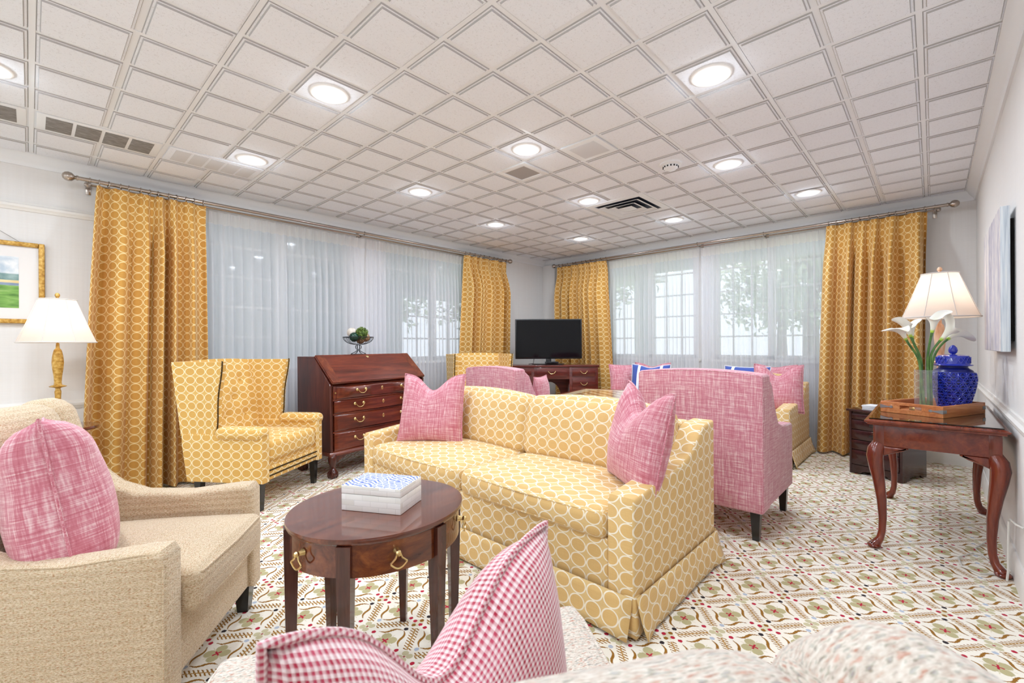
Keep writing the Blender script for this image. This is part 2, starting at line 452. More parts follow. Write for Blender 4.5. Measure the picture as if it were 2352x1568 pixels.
    def rbox(s, c, size, r=.04, n=6, puff=(0, 0, 0), M=None, uvo=(0, 0), fn=None, mi=0):
        """upholstered block: rounded edges, crowned faces, own UVs"""
        h = [q / 2 for q in size]; r = min([r] + [q * .98 for q in h])
        ax = []
        for i in range(3):
            L = [-h[i], -h[i] + r * .2, -h[i] + r * .5, -h[i] + r]
            inn = [(-h[i] + r) + (2 * h[i] - 2 * r) * k / n for k in range(1, n)] if h[i] > r * 1.02 else []
            L = L + inn + [-q for q in L[::-1]]
            ax.append(sorted(set(round(q, 6) for q in L)))
        cache = {}
        def vert(p):
            k = tuple(round(q, 5) for q in p)
            if k in cache: return cache[k]
            inn = [max(-(h[i] - r), min(h[i] - r, p[i])) for i in range(3)]
            d = Vector([p[i] - inn[i] for i in range(3)])
            if d.length > 1e-9: d = d.normalized() * r
            q = Vector(inn) + d
            t = [p[i] / h[i] for i in range(3)]
            for i in range(3):
                if puff[i]:
                    j, k2 = (i + 1) % 3, (i + 2) % 3
                    q[i] += t[i] * puff[i] * (1 - t[j] ** 2) * (1 - t[k2] ** 2)
            if fn: q = fn(q, t)
            q = q + Vector(c)
            if M: q = M @ q
            cache[k] = s.bm.verts.new(q); return cache[k]
        for i in range(3):
            j, k = (i + 1) % 3, (i + 2) % 3
            for sg in (-1, 1):
                for a in range(len(ax[j]) - 1):
                    for b in range(len(ax[k]) - 1):
                        cs = []
                        for (aa, bb) in ((a, b), (a + 1, b), (a + 1, b + 1), (a, b + 1)):
                            p = [0, 0, 0]; p[i] = sg * h[i]; p[j] = ax[j][aa]; p[k] = ax[k][bb]; cs.append(p)
                        if sg < 0: cs = cs[::-1]
                        def uv(p):
                            if i == 0: u = (p[1], p[2])
                            elif i == 1: u = (p[0], p[2])
                            else: u = (p[0], p[1] + h[2] - sg * 0)
                            return (u[0] + uvo[0] + c[0] * (i != 0), u[1] + uvo[1] + c[2] * (i != 2))
                        s.face([vert(p) for p in cs], [uv(p) for p in cs], mi)
        return s
    def build(s, name, mats, parent=None, sharp=35, loc=None, rot=None, recalc=True):
        bm = s.bm
        if recalc: bmesh.ops.recalc_face_normals(bm, faces=bm.faces[:])
        bm.normal_update()
        for f in bm.faces:
            f.smooth = True
            if not f[s.fl]:
                n = f.normal; a = [abs(q) for q in n]; i = a.index(max(a))
                for l in f.loops:
                    p = l.vert.co
                    l[s.uv].uv = (p.y, p.z) if i == 0 else ((p.x, p.z) if i == 1 else (p.x, p.y))
        me = bpy.data.meshes.new(name); bm.to_mesh(me); bm.free()
        for m in (mats if isinstance(mats, (list, tuple)) else [mats]): me.materials.append(m)
        if sharp: me.set_sharp_from_angle(angle=radians(sharp))
        o = bpy.data.objects.new(name, me); COL.objects.link(o)
        if parent: o.parent = parent
        if loc is not None: o.location = loc
        if rot is not None: o.rotation_euler = rot
        return o

def tag(o, label=None, cat=None, group=None, kind=None):
    if label: o['label'] = label
    if cat: o['category'] = cat
    if group: o['group'] = group
    if kind: o['kind'] = kind
    return o
def thing(name, label, cat, loc=(0, 0, 0), rz=0.0, group=None):
    o = bpy.data.objects.new(name, None); COL.objects.link(o); o.location = loc; o.rotation_euler = (0, 0, rz)
    o.empty_display_size = .1
    return tag(o, label, cat, group)
def struct(name, b, mats, parent=None, **k):
    o = b.build(name, mats, parent, **k)
    if not parent: o['kind'] = 'structure'
    return o
def sempty(name, loc=(0, 0, 0)):
    o = bpy.data.objects.new(name, None); COL.objects.link(o); o.location = loc; o['kind'] = 'structure'; return o
def inst(o, parent=None, loc=None, rot=None, scale=None, name=None):
    c = o.copy(); COL.objects.link(c)
    if name: c.name = name
    c.parent = parent
    if loc is not None: c.location = loc
    if rot is not None: c.rotation_euler = rot
    if scale is not None: c.scale = scale
    return c
def copy_tree(o, parent=None, **tags):
    c = o.copy(); COL.objects.link(c); c.parent = parent
    for ch in KIDS(o): copy_tree(ch, c)
    tag(c, **tags) if tags else None
    return c
def KIDS(o): return [x for x in list(bpy.data.objects) if x.parent == o]
def rot2(x, y, a): return (x * cos(a) - y * sin(a), x * sin(a) + y * cos(a))

# ------------------------------------------------------------------ room shell
XR, YL, YR, XB, ZC = 5.66, 4.58, -.285, -3.0, 2.443
b = B(); b.box((XB, YR - .1, -.08), (XR + .1, YL + .1, 0), 0); struct('floor', b, M_CARPET)
WIN_L = [(.95, 2.35), (2.75, 4.20)]; WIN_R = [(.72, 1.95), (2.16, 3.40)]; ZS, ZH = .92, 2.28
b = B()
xs = [XB] + [q for w_ in WIN_L for q in w_] + [XR + .15]
for i in range(0, len(xs), 2): b.box((xs[i], YL, 0), (xs[i + 1], YL + .15, ZC + .1), 0)
for a, c in WIN_L: b.box((a, YL, 0), (c, YL + .15, ZS), 0); b.box((a, YL, ZH), (c, YL + .15, ZC + .1), 0)
struct('wall_left', b, M_WALL)
b = B()
ys = [YR - .15] + [q for w_ in WIN_R for q in w_] + [YL]
for i in range(0, len(ys), 2): b.box((XR, ys[i], 0), (XR + .15, ys[i + 1], ZC + .1), 0)
for a, c in WIN_R: b.box((XR, a, 0), (XR + .15, c, ZS), 0); b.box((XR, a, ZH), (XR + .15, c, ZC + .1), 0)
struct('wall_back', b, M_WALL)
b = B(); b.box((XB, YR - .15, 0), (XR, YR, ZC + .1), 0); struct('wall_right', b, M_WALL)
b = B(); b.box((XB - .15, YR - .15, 0), (XB, YL + .15, ZC + .1), 0); struct('wall_front', b, M_WALL)
b = B(); b.box((XR - .06, 4.34, 0), (XR, YL, ZC - .08), .004); struct('trim_1', b, M_WALL)
b = B(); b.box((XR - .02, 4.2, .1), (XR, 4.225, ZC - .1), .004); struct('trim_2', b, M_TRIM)

def profile_run(name, prof, p0, p1, out, mat):
    """moulding: prof=(offset from wall, z) polygon swept p0->p1; out = unit vector into room"""
    b = B(); p0, p1, out = Vector(p0), Vector(p1), Vector(out)
    A = [b.bm.verts.new(p0 + out * o + Vector((0, 0, z))) for o, z in prof]
    C = [b.bm.verts.new(p1 + out * o + Vector((0, 0, z))) for o, z in prof]
    n = len(prof)
    for i in range(n): b.face((A[i], C[i], C[(i + 1) % n], A[(i + 1) % n]))
    b.face(A[::-1]); b.face(C)
    return struct(name, b, mat)
CROWN = [(0, 0), (.066, 0), (.066, -.012), (.056, -.02), (.05, -.036), (.034, -.056), (.022, -.066), (.016, -.076), (.012, -.09), (0, -.09)]
z0 = ZC + .0
profile_run('trim_3', CROWN, (XB, YL, z0), (XR, YL, z0), (0, -1, 0), M_CROWN)
profile_run('trim_4', CROWN, (XR, YL, z0), (XR, YR, z0), (-1, 0, 0), M_CROWN)
profile_run('trim_5', CROWN, (XR, YR, z0), (XB, YR, z0), (0, 1, 0), M_CROWN)
RAIL = [(0, -.03), (.008, -.03), (.012, -.018), (.022, -.008), (.024, .008), (.012, .016), (.008, .03), (0, .03)]
profile_run('trim_6', RAIL, (XB, YL, .695), (.95, YL, .695), (0, -1, 0), M_TRIM)
profile_run('trim_7', RAIL, (XR, YR, .735), (XB, YR, .735), (0, 1, 0), M_TRIM)
profile_run('trim_8', RAIL, (XB, YL, 2.075), (.6, YL, 2.075), (0, -1, 0), M_TRIM)
profile_run('trim_9', RAIL, (XR, YR, .735), (XR, .6, .735), (-1, 0, 0), M_TRIM)
BASE = [(0, 0), (.016, 0), (.016, .09), (.012, .105), (.006, .115), (0, .115)]
profile_run('baseboard_left', BASE, (XB, YL, 0), (XR, YL, 0), (0, -1, 0), M_TRIM)
profile_run('baseboard_back', BASE, (XR, YL, 0), (XR, YR, 0), (-1, 0, 0), M_TRIM)
profile_run('baseboard_right', BASE, (XR, YR, 0), (XB, YR, 0), (0, 1, 0), M_TRIM)

# windows ------------------------------------------------------------------
def window(n, along, a, c, pos, nx=6, nz=5):
    root = sempty('window_%d' % n)
    def BX(u0, u1, z0, z1, d0, d1, bev=.004):
        b = B()
        if along == 'x': b.box((u0, pos + d0, z0), (u1, pos + d1, z1), bev)
        else: b.box((pos + d0, u0, z0), (pos + d1, u1, z1), bev)
        return b
    f = B()
    for (u0, u1, q0, q1) in ((a, a + .05, ZS, ZH), (c - .05, c, ZS, ZH), (a, c, ZS, ZS + .05), (a, c, ZH - .05, ZH), ((a + c) / 2 - .035, (a + c) / 2 + .035, ZS, ZH)):
        if along == 'x': f.box((u0, pos + .03, q0), (u1, pos + .10, q1), .004)
        else: f.box((pos + .03, u0, q0), (pos + .10, u1, q1), .004)
    f.build('frame', M_TRIM, root)
    BX(a - .06, c + .06, ZS - .03, ZS, -.05, .03).build('sill', M_TRIM, root)
    for k in range(1, nz):
        z = ZS + (ZH - ZS) * k / nz
        BX(a + .05, c - .05, z - .009, z + .009, .055, .075, 0).build('muntin', M_TRIM, root)
    for k in range(1, nx):
        if k == nx // 2: continue
        u = a + (c - a) * k / nx
        BX(u - .009, u + .009, ZS + .05, ZH - .05, .057, .073, 0).build('muntin', M_TRIM, root)
    for u0, u1 in ((a + .05, (a + c) / 2 - .035), ((a + c) / 2 + .035, c - .05)):
        b = B()
        P = [(u0, ZS + .05), (u1, ZS + .05), (u1, ZH - .05), (u0, ZH - .05)]
        d = pos + .065
        b.face([b.bm.verts.new((u, d, z) if along == 'x' else (d, u, z)) for u, z in P])
        b.build('pane', M_PANE, root)
n = 1
for a, c in WIN_L: window(n, 'x', a, c, YL); n += 1
for a, c in WIN_R: window(n, 'y', a, c, XR); n += 1

# ceiling ------------------------------------------------------------------
FT = .3048
GX = lambda u: u * FT + .01244
GY = lambda v: (v + 8.1168) * FT
b = B(); b.box((XB, YR - .1, ZC), (XR + .1, YL + .1, ZC + .06), 0)
ceil = struct('ceiling', b, M_GRID)
TZ = .013
M_STEP_SHADE = Mat('tile_edge_shade', rough=.9, color='bcbabb').m  # grey painted on the tile steps in place of groove shadow
def tile_bm(bm_, x0, x1, y0, y1, z=0.0, g=.0125):
    hx0, hx1, hy0, hy1 = x0 + g, x1 - g, y0 + g, y1 - g
    def ring(d, zz): return [bm_.bm.verts.new(p) for p in ((hx0 + d, hy0 + d, z + zz), (hx1 - d, hy0 + d, z + zz), (hx1 - d, hy1 - d, z + zz), (hx0 + d, hy1 - d, z + zz))]
    rs = [ring(-.0015, .001), ring(.0018, -.006), ring(.0095, -.006), ring(.0128, -TZ)]
    for mi, (A, C) in enumerate(zip(rs, rs[1:])):
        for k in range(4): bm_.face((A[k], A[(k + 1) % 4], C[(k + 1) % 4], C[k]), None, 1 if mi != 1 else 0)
    bm_.face(rs[-1])
umin, umax, vmin, vmax = (XB - .01244) / FT, (5.60 - .01244) / FT, -.243 / FT - 8.1168, 4.52 / FT - 8.1168
NOTILE = set()
for u in (12, 13):
    for v in (-2, -1): NOTILE.add((u, v))
for u in (0, 1, 2, 3, -2, -1): NOTILE.add((u, 4))
NOTILE |= {(8, -3), (8, -1)}
cache = {}; stuff = B(); ntile = 0
def in_view(u, v):
    for du, dv in ((0, 0), (1, 0), (0, 1), (1, 1)):
        p = Vector((GX(u + du), GY(v + dv), ZC - 1.1)); d = p.dot(FW)
        if d < .1: continue
        px = 1182.6 + 1034.4 * p.dot(R0) / d; py = 793 - 1034.4 * p.z / d
        if -30 < px < 2382 and -30 < py < 1568: return True
    return False
for u in range(math.floor(umin), math.ceil(umax)):
    for v in range(math.floor(vmin), math.ceil(vmax)):
        if (u, v) in NOTILE: continue
        x0, x1 = max(GX(u), XB), min(GX(u + 1), 5.612); y0, y1 = max(GY(v), -.235), min(GY(v + 1), 4.532)
        if x1 - x0 < .05 or y1 - y0 < .05: continue
        if in_view(u, v):
            key = (round(x1 - x0, 3), round(y1 - y0, 3))
            if key not in cache:
                t = B(); tile_bm(t, 0, x1 - x0, 0, y1 - y0)
                cache[key] = t.build('tile', [M_TILE, M_STEP_SHADE], ceil, sharp=20, recalc=False); cache[key].location = (x0, y0, ZC)
            else: inst(cache[key], ceil, (x0, y0, ZC))
            ntile += 1
        else: tile_bm(stuff, x0, x1, y0, y1, ZC)
o = stuff.build('tile_field', [M_TILE, M_STEP_SHADE], ceil, sharp=20, recalc=False); o['kind'] = 'stuff'
# wide white tees every second foot
for u in range(-8, 19, 2):
    b = B(); b.box((GX(u) - .011, -.235, ZC - .004), (GX(u) + .011, 4.532, ZC + .001), .001, 1); b.build('grid_bar', M_GRID, ceil)
for v in range(-8, 8, 2):
    b = B(); b.box((XB, GY(v) - .011, ZC - .0035), (5.61, GY(v) + .011, ZC + .001), .001, 1); b.build('grid_bar', M_GRID, ceil)

# downlights
DL = [(7.5, -5.5), (3.5, -.5), (3.5, 3.5), (7.5, -1.5), (11.5, -4.5), (7.5, 2.5), (11.5, -.5), (15.3, -5.5), (15.3, -1.5), (11.4, 3.4), (15.35, 2.45), (-.5, 2.6)]
DLB = [(3.5, -5.5), (-.5, -1.5), (-.5, -5.5), (-4.5, 2.6), (-4.5, -1.5), (-4.5, -5.5), (-8.5, 2.6), (-8.5, -1.5), (-8.5, -5.5)]
DLL = ['recessed ceiling downlight nearest the camera, large at the upper right', 'large recessed downlight in the upper left of the ceiling',
       'recessed downlight near the left curtain beside the ceiling filter panel', 'recessed downlight beside the square white ceiling panel',
       'recessed downlight just right of the smoke detector', 'recessed downlight over the sheers, left of the small grey grille',
       'recessed downlight touching the four-way air diffuser', 'recessed downlight farthest right, near the right gold curtain',
       'small recessed downlight below right of the air diffuser', 'small recessed downlight over the far left drape',
       'smallest recessed downlight, farthest away over the television', 'downlight cut by the left edge of the photo']
dl0 = None
def area(loc, W, size, parent=None, col=(.80, .895, 1.0), spread=pi):
    l = bpy.data.lights.new('lamp_or_fill_light', 'AREA'); l.shape = 'DISK'; l.size = size; l.energy = W; l.color = col; l.spread = spread
    o = bpy.data.objects.new('lamp_or_fill_light', l); COL.objects.link(o); o.location = loc
    if parent: o.parent = parent
    return o
for i, (u, v) in enumerate(DL + DLB):
    x, y, z = GX(u), GY(v), ZC - TZ
    lab = DLL[i] if i < len(DLL) else 'recessed downlight in the ceiling behind the camera'
    root = thing('downlight', lab, 'downlight', (x, y, z), 0, 'recessed ceiling downlights')
    if dl0 is None:
        t = B(); t.lathe([(.058, .0), (.058, -.0035), (.066, -.006), (.088, -.009), (.095, -.006), (.097, 0)], 36)
        tr = t.build('trim_ring', M_BAFFLE, root)
        t = B(); t.lathe([(0, -.0025), (.058, -.0025)], 32); le = t.build('lens', M_LENS, root)
        dl0 = (tr, le)
    else:
        for q in dl0: inst(q, root)
    area((0, 0, -.012), DOWNLIGHT_W, .11, root)
    halo_fill = bpy.data.lights.new('lamp_or_fill_light', 'POINT'); halo_fill.energy = HALO_FILL_W; halo_fill.color = (.80, .895, 1.0); halo_fill.shadow_soft_size = .03  # extra unseen point light, added below each lens to brighten the ceiling
    halo_fill_ob = bpy.data.objects.new('lamp_or_fill_light', halo_fill); COL.objects.link(halo_fill_ob); halo_fill_ob.parent = root; halo_fill_ob.location = (0, 0, -.045)
# ceiling fittings
zt = ZC
r = thing('ceiling_diffuser', 'square four-way air diffuser with dark slots in the ceiling', 'vent', (GX(13), GY(-1), zt))
b = B(); 
def frame_ring(b, o, i, zo, zi):
    A = [b.bm.verts.new(p) for p in ((-o, -o, zo), (o, -o, zo), (o, o, zo), (-o, o, zo))]; C = [b.bm.verts.new(p) for p in ((-i, -i, zi), (i, -i, zi), (i, i, zi), (-i, i, zi))]
    for k in range(4): b.face((A[k], A[(k + 1) % 4], C[(k + 1) % 4], C[k]))
frame_ring(b, .298, .298, -.001, -.008); frame_ring(b, .298, .235, -.008, -.009); frame_ring(b, .235, .235, -.009, .0)
b.build('frame', M_VENT, r, recalc=False)
b = B(); b.box((-.235, -.235, -.0005), (.235, .235, .0), 0); b.build('duct', M_DUCT, r)
for o_, i_ in ((.215, .158), (.142, .09), (.072, .0)):
    b = B(); frame_ring(b, o_, max(i_, .001), -.03, -.006) if False else None
    frame_ring(b, o_ - .0, o_ - .045 if i_ else .001, -.022, -.004 if i_ else -.022)
    frame_ring(b, o_, o_ - .004, -.022, -.024); 
    b.build('louvre', M_VENT, r, recalc=False)
r = thing('ceiling_panel', 'blank square white access panel set in the ceiling, tilted slightly', 'panel', (GX(8.5), GY(-2.5), zt))
b = B(); b.box((-.14, -.14, -.014), (.14, .14, -.001), .002); b.build('frame', M_VENT, r)
b = B(); b.box((-.1, -.1, -.0165), (.1, .1, -.0135), .001); b.build('panel', M_PERF, r)
r = thing('ceiling_grille', 'small square grey ceiling grille with white frame', 'vent', (GX(8.5), GY(-.5), zt))
b = B()
for q in ((-.145, -.145, .145, -.1), (-.145, .1, .145, .145), (-.145, -.1, -.1, .1), (.1, -.1, .145, .1)): b.box((q[0], q[1], -.014), (q[2], q[3], -.001), .002)
b.build('frame', M_VENT, r)
b = B(); b.box((-.1, -.1, -.008), (.1, .1, -.001), 0); b.build('grille', M_GRIL, r)
r = thing('smoke_detector', 'round white smoke detector on a ceiling tile', 'smoke detector', (GX(10.5), GY(-3.5), zt - TZ))
b = B(); b.lathe([(.0, -.002), (.082, -.002), (.085, -.001), (.085, .0)], 32); b.lathe([(.078, 0), (.076, -.012), (.06, -.018), (.056, -.02)], 32); b.build('base', M_VENT, r)
b = B(); b.lathe([(.055, -.016), (.05, -.036), (.036, -.046), (0, -.047)], 28); b.build('sensor_cap', M_VENT, r)
b = B()
for k in range(14):
    a = 2 * pi * k / 14; b.box((.052 * cos(a) - .004, .052 * sin(a) - .004, -.034), (.052 * cos(a) + .004, .052 * sin(a) + .004, -.024), 0)
b.build('vent_slot', M_SOIL, r)
def filt(u0, label, dark, name):
    r = thing(name, label, 'vent', (GX(u0), GY(4), zt))
    L, W = 2 * FT, FT
    b = B(); b.box((.02, .012, -.010), (L - .02, W - .012, -.0005), .002); b.build('frame', M_VENT if dark else M_TILE, r)
    for k in range(4 if dark else 5):
        n_ = 4 if dark else 5; wq = (L - .10) / n_
        b = B(); b.box((.05 + k * wq + .008, .045, -.0125), (.05 + (k + 1) * wq - .008, W - .045, -.0095), .001)
        b.build('filter_cell', M_FILTER if dark else M_PERF, r)
filt(0, 'dusty grey return-air filter panel of four cells in the ceiling', True, 'return_vent')
filt(-2, 'dusty return-air filter panel cut by the left edge of the photo', True, 'return_vent')
filt(2, 'clean pale return-air panel with faint cells, beside a downlight', False, 'return_vent')

# ------------------------------------------------------------------ curtains
def drape_mesh(name, mat, parent, axis, fixed, a0, a1, b0, b1, ztop, zbot, npl, amp, seed, nu=150, full=1.9, head=.10, facing=-1, thick=False, shift=0):
    """hanging cloth. axis 'x' or 'y'; a0..a1 span at top, b0..b1 span at hem; fixed = rod plane"""
    rnd = random.Random(seed)
    ph = [rnd.uniform(0, 6.28) for _ in range(4)]; wob = [rnd.uniform(.5, 1.2) for _ in range(npl + 2)]
    zs = [0, .02, .05, .08, .11, .15, .2, .28, .4, .55, .7, .85, 1.0]
    cols = []
    def off(u, k):
        f = 2 * pi * (npl * u + .25 * sin(2 * pi * u * 1.3 + ph[0]))
        w_ = wob[min(int(u * npl), npl)]
        main = w_ * (sin(f) + .35 * sin(2 * f + ph[1]) * .8)
        pin = max(0, cos(f)) ** 6
        return main, pin
    b = B()
    H = ztop - zbot
    def pos(u, k):
        depth = zs[k] * H
        m, p = off(u, k)
        g = min(1, max(.18, (depth - .02) / .45)); g = g * g * (3 - 2 * g) if g < 1 else 1
        y = amp * (.25 + .75 * g) * m + (.6 * amp * g if thick else 0) + .034 * (1 - min(1, depth / head / 1.6)) * p
        lat = .25 * amp * cos(2 * pi * (npl * u) * 1.0 + ph[2]) * g * (.4 if thick else .2)
        s_ = u
        pa = a0 + (a1 - a0) * s_; pb = b0 + (b1 - b0) * s_
        t = min(1, depth / H); t = t ** .8
        c = pa + (pb - pa) * t + lat
        z = ztop - depth
        return (c, fixed + facing * y, z) if axis == 'x' else (fixed + facing * y, c, z)
    cum = [0]
    kk = 9
    prev = Vector(pos(0, kk))
    for i in range(1, nu + 1):
        q = Vector(pos(i / nu, kk)); cum.append(cum[-1] + (q - prev).length); prev = q
    nk = len(zs) - 1
    vs = [[b.bm.verts.new(pos(i / nu, k)) for k in range(nk + 1)] for i in range(nu + 1)]
    for i in range(nu):
        for k in range(nk):
            b.face((vs[i][k], vs[i + 1][k], vs[i + 1][k + 1], vs[i][k + 1]), [(cum[i], ztop - zs[k] * H), (cum[i + 1], ztop - zs[k] * H), (cum[i + 1], ztop - zs[k + 1] * H), (cum[i], ztop - zs[k + 1] * H)])
    return b.build(name, mat, parent, sharp=0, recalc=False)
ring_t = None
def rings(parent, axis, fixed, zr, spots):
    global ring_t
    for s_ in spots:
        if ring_t is None:
            t = B(); t.tube([(0, .022 * cos(2 * pi * k / 16), .022 * sin(2 * pi * k / 16)) for k in range(16)], .0034, 6, closed=True)
            t.tube([(0, 0, -.022), (0, 0, -.034)], .002, 5)
            ring_t = t.build('ring', M_NICKEL, parent)
            q = ring_t
        else: q = inst(ring_t, parent)
        q.location = (s_, fixed, zr - .006) if axis == 'x' else (fixed, s_, zr - .006)
        q.rotation_euler = (0, 0, random.uniform(-.3, .3) + (0 if axis == 'x' else pi / 2))
RODZ_L, RODZ_R = 2.302, 2.312
def drape(label, axis, fixed, a0, a1, b0, b1, rodz, npl, seed, nr, amp=.082):
    r = thing('curtain', label, 'curtain', (0, 0, 0), 0, 'gold ring-patterned curtains')
    drape_mesh('panel', M_DRAPE, r, axis, fixed, a0, a1, b0, b1, rodz - .032, .02, npl, amp, seed, nu=npl * 22, thick=True)
    lo, hi = min(a0, a1), max(a0, a1)
    rings(r, axis, fixed, rodz, [lo + .015 + (hi - lo - .03) * (k + random.uniform(-.18, .18) * (0 < k < nr - 1)) / (nr - 1) for k in range(nr)])
drape('gold curtain at far left behind the button-back wing chair', 'x', 4.43, .335, 1.0, .235, 1.02, RODZ_L, 6, 3, 12)
drape('gold curtain at the right end of the left window wall, left of the television', 'x', 4.43, 3.83, 4.62, 3.68, 4.57, RODZ_L, 6, 5, 10)
drape('gold curtain just right of the television', 'y', 5.49, 4.19, 3.33, 4.16, 3.19, RODZ_R, 7, 8, 11)
drape('gold curtain at far right behind the table lamp', 'y', 5.49, .78, .03, .86, .05, RODZ_R, 6, 11, 12)
def sheer_panel(label, axis, fixed, a0, a1, rodz, npl, seed):
    r = thing('sheer_curtain', label, 'sheer curtain', (0, 0, 0), 0, 'white sheer curtains')
    drape_mesh('panel', M_SHEER, r, axis, fixed, a0, a1, a0, a1, rodz - .13, .03, npl, .028, seed, nu=npl * 10, full=1.5)
    drape_mesh('header', M_SHEERH, r, axis, fixed, a0, a1, a0, a1, rodz - .028, rodz - .135, npl, .022, seed, nu=npl * 10)
sheer_panel('white sheer panel on the left window, beside the far left gold curtain', 'x', 4.515, .92, 2.47, RODZ_L - .012, 22, 21)
sheer_panel('white sheer panel on the left window, above the slant-front desk', 'x', 4.515, 2.49, 3.95, RODZ_L - .012, 26, 22)
sheer_panel('white sheer panel on the right window, nearer the television', 'y', 5.575, 3.45, 2.09, RODZ_R - .012, 24, 23)
sheer_panel('white sheer panel on the right window, nearer the table lamp', 'y', 5.575, 2.07, .70, RODZ_R - .012, 24, 24)
def rod(label, axis, front, rear, s0, s1, z, brackets, wall):
    r = thing('curtain_rod', label, 'curtain rod', (0, 0, 0), 0, 'double curtain rods')
    P = (lambda s_, d, zz: (s_, d, zz)) if axis == 'x' else (lambda s_, d, zz: (d, s_, zz))
    b = B(); b.tube([P(s0, front, z), P(s1, front, z)], .014, 14); b.build('front_rod', M_NICKEL, r)
    b = B(); b.tube([P(s0 + .08, rear, z - .012), P(s1 - .08, rear, z - .012)], .0095, 10); b.build('rear_rod', M_NICKEL, r)
    for s_, sg in ((s0, -1), (s1, 1)):
        b = B(); b.lathe([(0, -.034), (.016, -.030), (.028, -.018), (.033, 0), (.028, .018), (.016, .029), (.012, .034), (.017, .040), (.017, .05), (0, .05)], 20)
        q = b.build('finial', M_NICKEL, r); q.location = P(s_ + sg * .045, front, z)
        d = Vector(P(-sg, 0, 0)); q.rotation_euler = d.to_track_quat('Z', 'Y').to_euler()
        b = B(); b.lathe([(0, -.022), (.012, -.02), (.021, -.008), (.021, .006), (.012, .016), (.008, .024), (0, .024)], 16)
        q = b.build('end_cap', M_NICKEL, r); q.location = P(s_ - sg * .06, rear, z - .012); q.rotation_euler = d.to_track_quat('Z', 'Y').to_euler()
    for s_ in brackets:
        b = B(); b.box(P(s_ - .006, min(front, wall), z - .03), P(s_ + .006, max(front, wall) , z - .022), .002)
        b.tube([P(s_, front + .018 * cos(t_ * pi / 8), z + .018 * sin(t_ * pi / 8)) for t_ in range(17)], .003, 6)
        b.box(P(s_ - .015, wall - .006, z - .07), P(s_ + .015, wall + .0, z + .03), .003) if axis == 'x' else b.box((wall - .006, s_ - .015, z - .07), (wall, s_ + .015, z + .03), .003)
        b.build('bracket', M_NICKEL, r)
rod('double nickel curtain rod with ball finials on the left wall', 'x', 4.43, 4.515, .235, 4.64, RODZ_L, (.30, 2.43, 4.60), YL)
rod('double nickel curtain rod with ball finials on the far right wall', 'y', 5.49, 5.575, -.10, 4.22, RODZ_R, (-.02, 1.36, 2.08, 4.16), XR)

# ------------------------------------------------------------------ upholstery
def legs(parent, spots, h, r0, r1, mat=None, lean=.0):
    for x, y in spots:
        b = B(); b.tube([(x, y, h), (x + lean * (1 if x > 0 else -1), y, 0.0)], [r0 * 1.414, r1 * 1.414], 4, sq=True); b.build('leg', mat or M_BLACK, parent, sharp=20)

